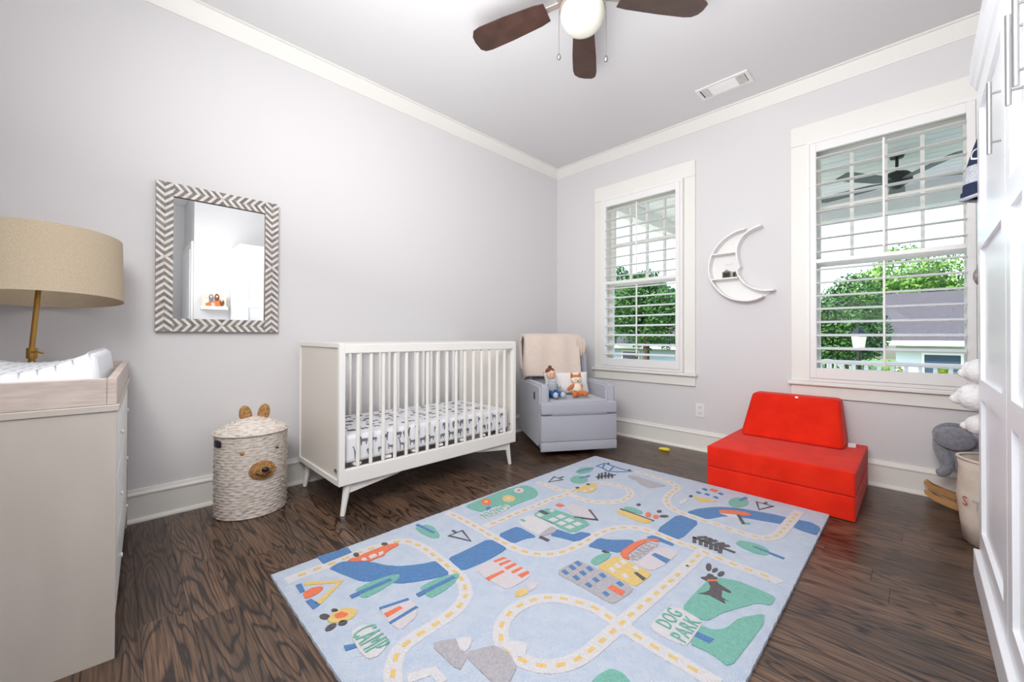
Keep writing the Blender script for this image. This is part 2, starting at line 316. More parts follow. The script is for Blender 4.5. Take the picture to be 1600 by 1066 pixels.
# ---------------- windows and shutters ----------------
def window(idx,Wn,label_shutter):
    x0,x1,z0,z1=Wn; cw=.093
    t=thing('window_%d'%idx,loc=((x0+x1)/2,0,z0),kind='structure')
    one('side_casing',M['trim'],lambda bm:box(bm,x0-cw,x0,-.020,-.001,z0-.001,z1,.002,seg=1),t)
    one('side_casing',M['trim'],lambda bm:box(bm,x1,x1+cw,-.020,-.001,z0-.001,z1,.002,seg=1),t)
    one('head_casing',M['trim'],lambda bm:box(bm,x0-cw,x1+cw,-.022,-.001,z1+.0005,z1+.138,.002,seg=1),t)
    one('sill',M['trim'],lambda bm:box(bm,x0-cw-.016,x1+cw+.016,-.052,.01,z0-.028,z0-.0015,.006),t)
    one('apron',M['trim'],lambda bm:box(bm,x0-cw,x1+cw,-.020,-.001,z0-.112,z0-.0285,.002,seg=1),t)
    def jamb(bm):
        box(bm,x0,x0+.02,.0,.15,z0,z1); box(bm,x1-.02,x1,.0,.15,z0,z1); box(bm,x0+.02,x1-.02,.0,.15,z1-.02,z1); box(bm,x0+.02,x1-.02,.0,.15,z0,z0+.02)
    one('jamb',M['trim'],jamb,t)
    zm=1.475; a0,a1=x0+.021,x1-.021
    for nm,ya,za,zb in (('upper_sash',.105,zm-.018,z1-.021),('lower_sash',.070,z0+.021,zm+.018)):
        def sash(bm):
            f=.042; box(bm,a0,a0+f,ya,ya+.033,za,zb); box(bm,a1-f,a1,ya,ya+.033,za,zb); box(bm,a0+f,a1-f,ya,ya+.033,zb-f,zb); box(bm,a0+f,a1-f,ya,ya+.033,za,za+f*.9)
        s=one(nm,M['outw'],sash,t)
        one('glass_pane',M['glass'],lambda bm:box(bm,a0+.042,a1-.042,ya+.014,ya+.018,za+.037,zb-.042),s)
        if nm=='upper_sash':
            for k in range(1,4):
                xm=a0+.042+(a1-a0-.084)*k/4; one('muntin',M['outw'],lambda bm:box(bm,xm-.010,xm+.010,ya+.003,ya+.030,za+.037,zb-.042),s)
            zz=(za+zb)/2; one('muntin',M['outw'],lambda bm:box(bm,a0+.042,a1-.042,ya+.004,ya+.029,zz-.010,zz+.010),s)
    # plantation shutter
    s=thing('plantation_shutter',label_shutter,'shutter',((x0+x1)/2,-.02,z0),group='window shutters')
    def outer(bm):
        f=.022; box(bm,x0,x0+f,-.052,-.0215,z0,z1); box(bm,x1-f,x1,-.052,-.0215,z0,z1); box(bm,x0+f,x1-f,-.052,-.0215,z1-f,z1); box(bm,x0+f,x1-f,-.052,-.0215,z0,z0+f)
    one('mounting_frame',M['shut'],outer,s)
    p0,p1=x0+.0235,x1-.0235; st=.036
    one('stile',M['shut'],lambda bm:box(bm,p0,p0+st,-.056,-.028,z0+.0235,z1-.0235,.002,seg=1),s)
    one('stile',M['shut'],lambda bm:box(bm,p1-st,p1,-.056,-.028,z0+.0235,z1-.0235,.002,seg=1),s)
    for za,zb in ((z1-.085,z1-.0235),(zm-.014,zm+.014),(z0+.0235,z0+.095)):
        one('rail',M['shut'],lambda bm:box(bm,p0+st,p1-st,-.055,-.029,za,zb,.002,seg=1),s)
    xm=(x0+x1)/2
    # one louvre mesh shared by all
    bm=B(); hl=(p1-p0)/2-st-.002; sec=[(.038*math.cos(t),.0068*math.sin(t)) for t in [2*PI*k/10 for k in range(10)]]
    prism(bm,[(-hl,u,v) for u,v in sec],(2*hl,0,0)); me=obj('louver_src',bm,M['shut']); mesh=me.data; bpy.data.objects.remove(me)
    for za,zb,n,tilt in ((zm+.014,z1-.085,8,.10),(z0+.095,zm-.014,8,.16)):
        pit=(zb-za)/n
        for k in range(n):
            z=za+pit*(k+.5); o=inst('louver',mesh,s,(0,-.042+.02,z-z0),(tilt,0,0))
        one('tilt_rod',M['shut'],lambda bm:box(bm,xm-.006,xm+.006,-.094,-.083,za+pit*.35,zb-pit*.35,.002,seg=1),s)
    for zh in (z0+.3,zm,z1-.3): one('hinge',M['white'],lambda bm:cyl(bm,(x0+.023,-.058,zh-.03),(x0+.023,-.058,zh+.03),.004,n=8),s)
window(1,W1,'white plantation shutter on the narrower-looking window beside the armchair')
window(2,W2,'white plantation shutter on the window above the red foam sofa')
# outlet
ot=thing('wall_outlet','white duplex power outlet low on the wall between the two windows','outlet',(1.536,-.001,.278))
one('cover_plate',M['white'],lambda bm:box(bm,1.499,1.573,-.008,-.001,.278,.392,.003),ot)
for z in (.312,.358):
    r=one('receptacle',M['trim'],lambda bm:box(bm,1.519,1.553,-.011,-.0085,z-.016,z+.016,.002,seg=1),ot)
    for dx in (-.007,.007): one('slot',M['dark'],lambda bm:box(bm,1.536+dx-.0015,1.536+dx+.0015,-.0116,-.0108,z-.004,z+.007),r)
# ceiling vent
vt=thing('ceiling_vent','white slatted air vent in the ceiling near the far wall','vent',(1.83,-.356,CH))
cx0,cx1,cy0,cy1=1.66,2.005,-.44,-.275
def vfr(bm):
    f=.022; box(bm,cx0,cx1,cy0,cy0+f,CH-.010,CH-.001); box(bm,cx0,cx1,cy1-f,cy1,CH-.010,CH-.001); box(bm,cx0,cx0+f,cy0+f,cy1-f,CH-.010,CH-.001); box(bm,cx1-f,cx1,cy0+f,cy1-f,CH-.010,CH-.001)
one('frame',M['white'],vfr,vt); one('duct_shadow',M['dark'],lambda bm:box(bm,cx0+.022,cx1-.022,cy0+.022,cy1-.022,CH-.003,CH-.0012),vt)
for k in range(14):
    yv=cy0+.026+k*(cy1-cy0-.052)/13; one('slat',M['white'],lambda bm:box(bm,cx0+.085,cx1-.085,yv-.0035,yv+.0035,CH-.011,CH-.0035,rot=RX(.5)),vt)
for xa in (cx0+.03,cx1-.08):
    for k in range(5):
        xv=xa+.006+k*.0105; one('slat',M['white'],lambda bm:box(bm,xv-.0028,xv+.0028,cy0+.024,cy1-.024,CH-.011,CH-.0035,rot=RY(.5)),vt)
for xa in (cx0+.083,cx1-.083): one('divider',M['white'],lambda bm:box(bm,xa-.003,xa+.003,cy0+.022,cy1-.022,CH-.0105,CH-.003),vt)
# ---------------- ceiling fan ----------------
FX,FY=1.675,-1.885
fan=thing('ceiling_fan','flush ceiling fan with dark walnut blades and a frosted globe light','ceiling fan',(FX,FY,CH))
one('canopy',M['nickel'],lambda bm:lathe(bm,[(0,-.001),(.10,-.001),(.10,-.03),(.085,-.06),(.0,-.06)],(FX,FY,CH),32),fan,smooth=True,ang=35)
one('motor_housing',M['nickel'],lambda bm:lathe(bm,[(0,-.0605),(.095,-.0605),(.125,-.085),(.13,-.15),(.115,-.19),(0,-.19)],(FX,FY,CH),36),fan,smooth=True,ang=35)
one('light_fitter',M['nickel'],lambda bm:lathe(bm,[(0,-.1905),(.085,-.1905),(.105,-.215),(.112,-.235),(.108,-.240),(0,-.240)],(FX,FY,CH),36),fan,smooth=True,ang=35)
one('globe',M['globe'],lambda bm:lathe(bm,[(.104,-.2405),(.108,-.262),(.100,-.295),(.080,-.322),(.05,-.338),(0,-.345)],(FX,FY,CH),36),fan,smooth=True)
for k in range(5):
    a=3.4244-k*2*PI/5
    def blade(bm):
        out=[(.19,-.050),(.24,-.060),(.42,-.072),(.56,-.076),(.60,-.070),(.622,-.050),(.628,0),(.622,.035),(.60,.062),(.56,.070),(.42,.068),(.24,.056),(.19,.046)]
        vs0=len(bm.verts); prism(bm,[(u,v,-.003) for u,v in out],(0,0,.006))
        bmesh.ops.rotate(bm,cent=(0,0,0),matrix=RX(.20),verts=bm.verts[:]); bmesh.ops.translate(bm,vec=(0,0,2.605),verts=bm.verts[:])
        bmesh.ops.rotate(bm,cent=(0,0,0),matrix=RZ(a),verts=bm.verts[:]); bmesh.ops.translate(bm,vec=(FX,FY,0),verts=bm.verts[:])
    bl=one('blade',M['bladew'],blade,fan)
    def iron(bm):
        box(bm,.11,.25,-.018,.018,2.612,2.618,.002,seg=1)
        bmesh.ops.rotate(bm,cent=(0,0,0),matrix=RZ(a),verts=bm.verts[:]); bmesh.ops.translate(bm,vec=(FX,FY,0),verts=bm.verts[:])
    one('blade_iron',M['nickel'],iron,bl)
for px,py,zl in ((-.085,-.075,2.335),(.085,.075,2.315)):
    c=one('pull_chain',M['steel'],lambda bm:cyl(bm,(FX+px,FY+py,2.55),(FX+px,FY+py,zl),.0016,n=6),fan)
    one('chain_pendant',M['steel'],lambda bm:lathe(bm,[(0,.0),(.006,-.004),(.011,-.016),(.009,-.028),(0,-.034)],(FX+px,FY+py,zl),12),c,smooth=True)
# ---------------- mirror ----------------
my0,my1,mz0,mz1=-3.342,-2.772,.972,1.765; mf=.070
mir=thing('wall_mirror','rectangular wall mirror in a grey and white chevron inlay frame','mirror',(0.001,(my0+my1)/2,mz0))
def mback(bm):
    f=mf; box(bm,.001,.026,my0,my0+f,mz0,mz1); box(bm,.001,.026,my1-f,my1,mz0,mz1); box(bm,.001,.026,my0+f,my1-f,mz0,mz0+f); box(bm,.001,.026,my0+f,my1-f,mz1-f,mz1)
one('frame',M['frame'],mback,mir)
one('mirror_glass',M['mirror'],lambda bm:box(bm,.004,.012,my0+mf,my1-mf,mz0+mf,mz1-mf),mir)
def clip(poly,axis,lim,keep_less):
    out=[]
    for i in range(len(poly)):
        a,b=poly[i],poly[(i+1)%len(poly)]; ia=(a[axis]<=lim)==keep_less or a[axis]==lim; ib=(b[axis]<=lim)==keep_less or b[axis]==lim
        if ia: out.append(a)
        if ia!=ib:
            t=(lim-a[axis])/(b[axis]-a[axis]); out.append((a[0]+t*(b[0]-a[0]),a[1]+t*(b[1]-a[1])))
    return out
def area(p): return abs(sum(p[i][0]*p[(i+1)%len(p)][1]-p[(i+1)%len(p)][0]*p[i][1] for i in range(len(p))))/2
def inlay(u0,u1,v0,v1,vertical):
    """chevrons along v, mirrored at the middle of v; (u,v) -> frame plane"""
    um=(u0+u1)/2; vm=(v0+v1)/2; st=.0182; hw=(u1-u0)/2
    for half in (0,1):
        va,vb=(v0,vm) if half==0 else (vm,v1)
        sgn=1 if half==0 else -1
        for side in (0,1):
            ua,ub=(u0,um) if side==0 else (um,u1)
            n=int((vb-va+hw)/st)+3
            for k in range(-3,n):
                # distance measured from the middle outwards
                s0=k*st+.0006; s1=(k+1)*st-.0006
                def V(u,s):
                    d=(um-u) if side==0 else (u-um)
                    q=s-hw*.0+d*.85-hw*.85
                    return vm-q if half==0 else vm+q
                p=[(ua+.0004,V(ua,s0)),(ub-.0004,V(ub,s0)),(ub-.0004,V(ub,s1)),(ua+.0004,V(ua,s1))]
                p=clip(clip(p,1,vb-.0005,True),1,va+.0005,False)
                if len(p)<3 or area(p)<1.2e-5: continue
                bm=B(); pts=[(.0262,q[0],q[1]) if vertical else (.0262,q[1],q[0]) for q in p]
                prism(bm,pts,(.0022+.0004*((k*7+side)%3),0,0))
                obj('inlay_piece',bm,M['bone'] if k%2 else M['greyin'],mir,True)
inlay(my0,my0+mf,mz0,mz1,True); inlay(my1-mf,my1,mz0,mz1,True)
inlay(mz0,mz0+mf,my0+mf,my1-mf,False); inlay(mz1-mf,mz1,my0+mf,my1-mf,False)
# ---------------- crib ----------------
cx0,cx1,cy0,cy1,cz0,cz1=.055,.705,-2.660,-1.357,.165,.912
crib=thing('crib','white wooden baby crib with slatted sides on splayed legs','crib',((cx0+cx1)/2,(cy0+cy1)/2,0))
for ya,yb,sg in ((cy0,cy0+.032,-1),(cy1-.032,cy1,1)):
    def endf(bm):
        f=.028; box(bm,cx0,cx0+f,ya,yb,cz0,cz1,.002,seg=1); box(bm,cx1-f,cx1,ya,yb,cz0,cz1,.002,seg=1); box(bm,cx0+f,cx1-f,ya,yb,cz0,cz0+f); box(bm,cx0+f,cx1-f,ya,yb,cz1-f*.8,cz1)
    e=one('end_frame',M['crib'],endf,crib)
    one('end_panel',M['cribshade'],lambda bm:box(bm,cx0+.028,cx1-.028,ya+.009,yb-.009,cz0+.028,cz1-.0224),e)
e0,e1=cy0+.0325,cy1-.0325
for xa,xb,nm in ((cx1-.026,cx1-.002,'front'),(cx0+.002,cx0+.026,'back')):
    one('top_rail',M['crib'],lambda bm:box(bm,xa-.004,xb+.002,e0,e1,.858,.908,.003,seg=1),crib)
    one('bottom_rail',M['crib'],lambda bm:box(bm,xa-.004,xb+.002,e0,e1,cz0,cz0+.082,.003,seg=1),crib)
    for k in range(16):
        yc=e0+(e1-e0)*(k+1)/17
        one('slat',M['crib'],lambda bm:box(bm,xa+.004,xb-.004,yc-.0085,yc+.0085,cz0+.0825,.8575,.003,seg=1),crib)
for k in range(7):
    yc=e0+.08+k*(e1-e0-.16)/6; one('mattress_support_slat',M['crib'],lambda bm:box(bm,cx0+.03,cx1-.03,yc-.02,yc+.02,.252,.264),crib)
for xx in (cx0+.02,cx1-.04): one('side_bolt',M['steel'],lambda bm:cyl(bm,(xx+.01,cy1-.0315-.002,.30),(xx+.01,cy1-.0315-.006,.30),.006,n=10),crib)
for sx,xx in ((1,cx1-.035),(-1,cx0+.035)):
    for sy,yy in ((-1,cy0+.06),(1,cy1-.06)):
        one('leg',M['crib'],lambda bm:cyl(bm,(xx,yy,cz0+.004),(xx+sx*.004,yy+sy*.028,.0),.021,.0125,16),crib,smooth=True,ang=40)
    for sy,yy in ((-1,cy0+.05),(1,cy1-.05)): one('under_brace',M['crib'],lambda bm:prism(bm,[(xx-.011,yy+sy*.005,cz0-.001),(xx-.011,yy-sy*.34,cz0-.001),(xx-.011,yy-sy*.30,cz0-.014),(xx-.011,yy+sy*.012,cz0-.055)],(.022,0,0)),crib)
one('maker_plate',M['steel'],lambda bm:box(bm,cx1-.06,cx1-.03,cy0-.0015,cy0-.0002,.232,.25),crib)
# mattress with printed sheet
mt=thing('crib_mattress','crib mattress in a white sheet printed with small grey animals','mattress',((cx0+cx1)/2,(cy0+cy1)/2,.265))
a0,a1,b0,b1,h0,h1=cx0+.034,cx1-.034,e0+.012,e1-.012,.265,.415
one('sheet',M['sheet'],lambda bm:box(bm,a0,a1,b0,b1,h0,h1,.028,seg=4),mt,smooth=True,ang=60)
quad=[(-.5,.05),(-.45,.35),(.2,.38),(.3,.62),(.42,.66),(.5,.52),(.40,.42),(.36,.30),(.34,-.35),(.22,-.35),(.20,.02),(-.22,.02),(-.24,-.35),(-.36,-.35),(-.38,.02)]
eleph=[(-.5,.0),(-.48,.35),(-.2,.5),(.15,.48),(.35,.55),(.5,.38),(.55,-.1),(.48,-.12),(.44,.15),(.33,.12),(.32,-.4),(.14,-.4),(.12,-.05),(-.2,-.05),(-.22,-.4),(-.42,-.4)]
giraf=[(-.35,.0),(-.3,.2),(.12,.28),(.34,.95),(.5,.92),(.48,.84),(.40,.82),(.26,.2),(.24,-.5),(.16,-.5),(.12,.0),(-.2,-.02),(-.24,-.5),(-.32,-.5)]
def printed(bm):
    rr=random.Random(5)
    def put(o,u,v,s,kind):
        p=[quad,eleph,giraf][kind]; f=rr.choice((-1,1))
        vs=[bm.verts.new(Vector(o)+Vector(u)*(q[0]*s*f)+Vector(v)*(q[1]*s)) for q in p]; fc=bm.faces.new(vs); bmesh.ops.triangulate(bm,faces=[fc])
    n=16
    for k in range(n):
        for r in (0,1):
            put((a1+.0009,b0+.05+(b1-b0-.1)*(k+.5*r+rr.random()*.3)/n,h0+.045+.06*r),(0,1,0),(0,0,1),rr.uniform(.034,.052),rr.randrange(3))
    for k in range(14):
        for j in range(6):
            put((a0+.05+(a1-a0-.1)*(j+rr.random()*.6)/6,b0+.05+(b1-b0-.1)*(k+rr.random()*.6)/14,h1+.0009),(0,1,0),(-1,0,0),rr.uniform(.032,.05),rr.randrange(3))
one('animal_print',M['dgreen'],printed,mt,kind='stuff')
# ---------------- dresser, tray, pad, lamp ----------------
DA=-.0427
ds=thing('changing_dresser','pale washed-wood dresser with white drawers and a changing tray on top','dresser',(.05,-3.44,0),DA)
def part(name,m,fn,parent,**k): return one(name,m,fn,parent,world=False,**k)
DL=1.10; DD=.50
def carcass(bm):
    box(bm,DL-.022,DL,-DD,-.0,.0,.7275); box(bm,0,.022,-DD,0,.0,.7275); box(bm,.022,DL-.022,-DD,-DD+.012,.04,.7275); box(bm,.022,DL-.022,-DD+.012,-.022,.06,.08); box(bm,DL/2-.011,DL/2+.011,-DD+.012,-.022,.0801,.7275)
part('carcass',M['drsr'],carcass,ds); part('top',M['drsr'],lambda bm:box(bm,-.004,DL+.004,-DD,.006,.728,.748,.002,seg=1),ds)
for r in range(3):
    for c in range(2):
        xa=.026+c*(DL/2-.013); xb=xa+DL/2-.039; za=.085+r*.214; zb=za+.208
        d=part('drawer',M['white'],lambda bm:box(bm,xa,xb,-.021,-.002,za,zb,.002,seg=1),ds)
        part('knob',M['white'],lambda bm:(cyl(bm,((xa+xb)/2,-.002,(za+zb)/2),((xa+xb)/2,.003,(za+zb)/2),.003,n=10),cyl(bm,((xa+xb)/2,.0031,(za+zb)/2),((xa+xb)/2,.008,(za+zb)/2),.008,.007,14)),d)
tz0,tz1=.7485,.826
for nm,q in (('tray_end_board',(DL-.02,DL,-DD+.002,-.0215)),('tray_end_board',(0,.02,-DD+.002,-.0215)),('tray_front_board',(0,DL,-.0210,0)),('tray_back_board',(0.0205,DL-.0205,-DD+.002,-DD+.02))):
    part(nm,M['tray'],lambda bm:box(bm,q[0],q[1],q[2],q[3],tz0,tz1,.0015,seg=1),ds)
pad=thing('changing_pad','white quilted contoured changing pad lying in the dresser tray','changing pad',(.05,-3.44,.749),DA)
def padf(bm):
    X0,X1,Y0,Y1=.29,1.072,-.470,-.030; N,K=28,26
    def H(v): s=abs(2*v-1); return .095+.080*s**2.2
    def top(u,v):
        ed=min(u,1-u)/.07; ev=min(v,1-v)/.06; e=min(1,max(0,ed))**.5*min(1,max(0,ev))**.5
        return (X0+(X1-X0)*u,Y0+(Y1-Y0)*v,max(.004,H(v)*e+.006*math.sin(u*40)*.3*e))
    V=grid(bm,N,K,top)
    W_=[[bm.verts.new((V[i][j].co.x,V[i][j].co.y,.0)) for j in range(K)] for i in range(N)]
    for i in range(N-1):
        for j in range(K-1): bm.faces.new((W_[i][j],W_[i][j+1],W_[i+1][j+1],W_[i+1][j]))
    for i in range(N-1):
        for j in (0,K-1): bm.faces.new((V[i][j],V[i+1][j],W_[i+1][j],W_[i][j]))
    for j in range(K-1):
        for i in (0,N-1): bm.faces.new((V[i][j],V[i][j+1],W_[i][j+1],W_[i][j]))
part('pad_cover',M['padw'],padf,pad,smooth=True)
def quilt(bm):
    for k in range(12):
        v=.08+.84*k/11; tube(bm,[(.315+.73*t/14,-.470+.44*v,.095+.080*abs(2*v-1)**2.2+.0012) for t in range(15)],.0016,5)
part('quilt_stitching',M['stitch'],quilt,pad)
LX,LY=.235,-3.735
lp=thing('table_lamp','table lamp with a wide linen drum shade and a slim brass stem','lamp',(LX,LY,.749))
one('base',M['brass'],lambda bm:lathe(bm,[(0,0),(.055,0),(.055,.010),(.012,.018),(0,.018)],(LX,LY,.749),28),lp,smooth=True,ang=40)
one('lower_stem',M['brass'],lambda bm:cyl(bm,(LX,LY,.767),(LX,LY,.90),.011,n=16),lp,smooth=True,ang=40)
one('collar',M['brass'],lambda bm:cyl(bm,(LX,LY,.855),(LX,LY+.001,.897),.0165,n=18),lp,smooth=True,ang=40)
one('clamp_screw',M['brass'],lambda bm:(cyl(bm,(LX+.015,LY,.882),(LX+.03,LY+.02,.882),.0025,n=8),cyl(bm,(LX+.03,LY+.02,.882),(LX+.036,LY+.034,.876),.0035,n=8)),lp)
one('stem',M['brass'],lambda bm:cyl(bm,(LX,LY,.8975),(LX,LY+.03,1.36),.0085,n=16),lp,smooth=True,ang=40)
SCX,SCY=.256,-3.703
def shade(bm):
    lathe(bm,[(.243,0),(.236,.270),(.234,.270),(.241,0)],(SCX,SCY,1.100),64,True); bmesh.ops.rotate(bm,cent=(SCX,SCY,1.100),matrix=RY(-.085),verts=bm.verts[:])
sh=one('lamp_shade',M['linen'],shade,lp,smooth=True,ang=40)
one('shade_spider',M['brass'],lambda bm:[cyl(bm,(LX,LY+.029,1.345),(SCX+.215*math.cos(a)-.02,SCY+.215*math.sin(a),1.335+.0),.002,n=6) for a in (.5,2.6,4.7)],lp)
# ---------------- hamper ----------------
HX,HY=.232,-2.948; HA,HB=.168,.158
hm=thing('bear_hamper','oval whitewashed wicker hamper with a bear face and ears','hamper',(HX,HY,0),-.10)
def wov(bm):
    rows=29; N=144; z1=.425
    V=[]
    for j in range(rows*2+1):
        z=z1*j/(rows*2); ring=[]; bul=1+.0*z
        for i in range(N):
            th=2*PI*i/N; r=1+(.022+.010*(1 if ((i//4)+(j//2))%2 else -1) if j%2 else -.034)
            ring.append(bm.verts.new((HB*math.cos(th)*r,HA*math.sin(th)*r,z)))
        V.append(ring)
    for a,b in zip(V,V[1:]):
        for i in range(N): bm.faces.new((a[i],a[(i+1)%N],b[(i+1)%N],b[i]))
    bm.faces.new(V[0][::-1])
part('woven_body',M['wick'],wov,hm,smooth=True)
def lid(bm):
    N=72; R=16; prev=None
    rr=random.Random(2)
    for j in range(R+1):
        t=j/R; k=1.03*(1-t) ; z=.426+.012*(1 if j else 0)+.066*math.sin(t*PI/2)+ (.003 if j%2 else 0)
        if j==0: z=.426
        ring=[bm.verts.new((HB*math.cos(2*PI*i/N)*max(k,.001),HA*math.sin(2*PI*i/N)*max(k,.001),z)) for i in range(N)]
        if prev:
            for i in range(N): bm.faces.new((prev[i],prev[(i+1)%N],ring[(i+1)%N],ring[i]))
        else: bm.faces.new(ring[::-1])
        prev=ring
    bm.faces.new(prev)
ld=part('lid',M['wick'],lid,hm,smooth=True)
part('lid_rim',M['wick'],lambda bm:tube(bm,[(HB*1.035*math.cos(t),HA*1.035*math.sin(t),.432) for t in [2*PI*k/60 for k in range(61)]],.006,6),ld,smooth=True)
for s in (-1,1):
    def ear(bm):
        ellipsoid(bm,(0,0,0),(.012,.030,.050),nu=16,nv=10); bmesh.ops.rotate(bm,cent=(0,0,0),matrix=RX(-.15*s),verts=bm.verts[:]); bmesh.ops.translate(bm,vec=(.0,s*.043+.012,.520),verts=bm.verts[:])
    part('ear',M['wickb'],ear,ld,smooth=True)
def snout(bm):
    for rad in range(6):
        k=(6-rad)/6.; tube(bm,[(HB+.004+.004*rad-.10*(.054*k*math.cos(t)+.03)**2*10,.030+.056*k*math.cos(t),.245+.044*k*math.sin(t)) for t in [2*PI*q/30 for q in range(31)]],.0058,6)
    ellipsoid(bm,(HB+.0,.030,.245),(.014,.05,.040),nu=16,nv=8)
sn=part('snout',M['wickb'],snout,hm,smooth=True)
part('nose',M['black'],lambda bm:ellipsoid(bm,(HB+.030,.040,.253),(.010,.017,.013)),sn,smooth=True)
part('mouth',M['black'],lambda bm:tube(bm,[(HB+.0265-.004*abs(t),.032+.036*t,.222+.020*t*t) for t in [-1+k/6 for k in range(13)]],.0022,6),sn,smooth=True)
for s,yy in ((-1,-.058),(1,.100)): part('eye',M['wickb'] if s<0 else M['black'],lambda bm:ellipsoid(bm,(HB*math.sqrt(1-(yy/HA)**2)+.002,yy,.345),(.008,.012,.009) if s<0 else (.005,.010,.004)),hm,smooth=True)
def slot(bm):
    V=grid(bm,8,2,lambda u,v:(HB*1.034*math.cos(-1.36+.36*u),HA*1.034*math.sin(-1.36+.36*u),.374+.034*v))
solidify(part('handle_slot',M['black'],slot,hm),.004,-1)
# ---------------- armchair (local +x = facing) ----------------
CHA=math.atan2(-.543,.84); CHX,CHY=.62,-.665
ch=thing('glider_armchair','light grey upholstered glider armchair in the corner','armchair',(CHX,CHY,0),CHA)
part('swivel_base',M['black'],lambda bm:(lathe(bm,[(.0,0.0),(.25,0.0),(.255,.012),(.25,.026),(.225,.026),(.222,.010),(.0,.008)],(0,0,0),40),cyl(bm,(0,0,.008),(0,0,.075),.05,n=16),box(bm,-.27,.27,-.03,.03,.03,.045),box(bm,-.03,.03,-.24,.24,.03,.045)),ch)
part('lower_body',M['chair'],lambda bm:box(bm,-.33,.345,-.262,.262,.062,.326,.012),ch,smooth=True,ang=50)
part('front_panel',M['chair'],lambda bm:box(bm,.3455,.372,-.318,.318,.125,.330,.010),ch,smooth=True,ang=50)
part('footrest_panel',M['chair'],lambda bm:box(bm,.345,.374,-.318,.318,.050,.124,.010),ch,smooth=True,ang=50)
def seatc(bm):
    box(bm,-.25,.382,-.236,.236,.327,.425,.02,seg=3)
    box(bm,.20,.384,-.318,.318,.336,.424,.018,seg=3)
    for v in bm.verts:
        if v.co.z>.40: v.co.z+=.038*max(0,1-(v.co.y/.33)**2)
part('seat_cushion',M['chair'],seatc,ch,smooth=True,ang=50)
for s in (-1,1):
    def arm(bm):
        pr=[(-.36,.10),(-.30,.062),(.30,.062),(.338,.10),(.338,.545),(.320,.565),(.0,.563),(-.30,.553),(-.37,.50),(-.385,.30)]
        prism(bm,[(u,s*.240 if s>0 else -.320,v) for u,v in pr],(0,.080,0))
        bmesh.ops.bevel(bm,geom=[e for e in bm.edges if e.is_manifold and e.calc_face_angle(0)>.9],offset=.016,segments=3,affect='EDGES')
    part('arm',M['chair'],arm,ch,smooth=True,ang=50)
part('recline_latch',M['black'],lambda bm:box(bm,.165,.200,-.3235,-.3195,.435,.495,.0015,seg=1),ch)
BT=.20
def back(bm):
    box(bm,-.075,.065,-.236,.236,0,.60,.035,seg=3); bmesh.ops.rotate(bm,cent=(0,0,0),matrix=RY(-BT),verts=bm.verts[:]); bmesh.ops.translate(bm,vec=(-.235,0,.352),verts=bm.verts[:])
part('backrest',M['chair'],back,ch,smooth=True,ang=50)
for s in (-1,1):
    def wing(bm):
        pr=[(-.10,.10),(.03,.12),(.125,.22),(.135,.42),(.11,.575),(.05,.605),(-.08,.60)]
        prism(bm,[(u,s*.237 if s>0 else -.287,v) for u,v in pr],(0,.05,0)); bmesh.ops.bevel(bm,geom=[e for e in bm.edges if e.calc_face_angle(0)>.9],offset=.014,segments=2,affect='EDGES')
        bmesh.ops.rotate(bm,cent=(0,0,0),matrix=RY(-BT),verts=bm.verts[:]); bmesh.ops.translate(bm,vec=(-.235,0,.352),verts=bm.verts[:])
    part('wing',M['chair'],wing,ch,smooth=True,ang=50)
# throw draped over the top of the backrest
def cp(u,w_): # point in chair frame from backrest coords (u outwards, w up)
    return Vector((-.235+u*math.cos(BT)-w_*math.sin(BT),0,.352+u*math.sin(BT)+w_*math.cos(BT)))
tb=thing('throw_blanket','cream fringed knit throw draped over the armchair back','blanket',(CHX,CHY,0),CHA)
def thr(bm):
    path=[(-.10,.30),(-.10,.45),(-.098,.58),(-.06,.618),(.0,.626),(.055,.615),(.145,.575),(.152,.46),(.150,.36),(.146,.27),(.142,.215)]
    def f(u,v):
        q=v*(len(path)-1); i=min(int(q),len(path)-2); t=q-i; a=path[i]; b=path[i+1]; uu=a[0]+(b[0]-a[0])*t; ww=a[1]+(b[1]-a[1])*t
        L_=-.40+.61*u; y=max(L_,-.300); bk_=max(0,-.300-L_); p=cp(uu+.009*math.sin(u*17+v*3)*min(1,v*2)-bk_*(1 if v>.5 else -1)*min(1,abs(v-.5)*4),ww-.03*u*max(0,v-.6)-.25*bk_); p.y=y-.006*math.sin(v*9)*(bk_>0)
        return p
    grid(bm,40,36,f)
t_=part('blanket',M['throw'],thr,tb,smooth=True); solidify(t_,.012,1)
def fringe(bm):
    rr=random.Random(4)
    for k in range(26):
        t=k/25; p=cp(.172,.600-.05*t); y=.188+.070*t; l=.09+.10*rr.random()
        tube(bm,[(p.x+.004*rr.random(),y,p.z),(p.x+.012,y+.008*(rr.random()-.5),p.z-l*.5),(p.x+.006,y+.02*(rr.random()-.5),p.z-l)],.0042,5)
part('fringe',M['throw'],fringe,tb)
pw=thing('lumbar_pillow','white rectangular pillow behind the stuffed toys on the armchair','pillow',(CHX,CHY,.45),CHA)
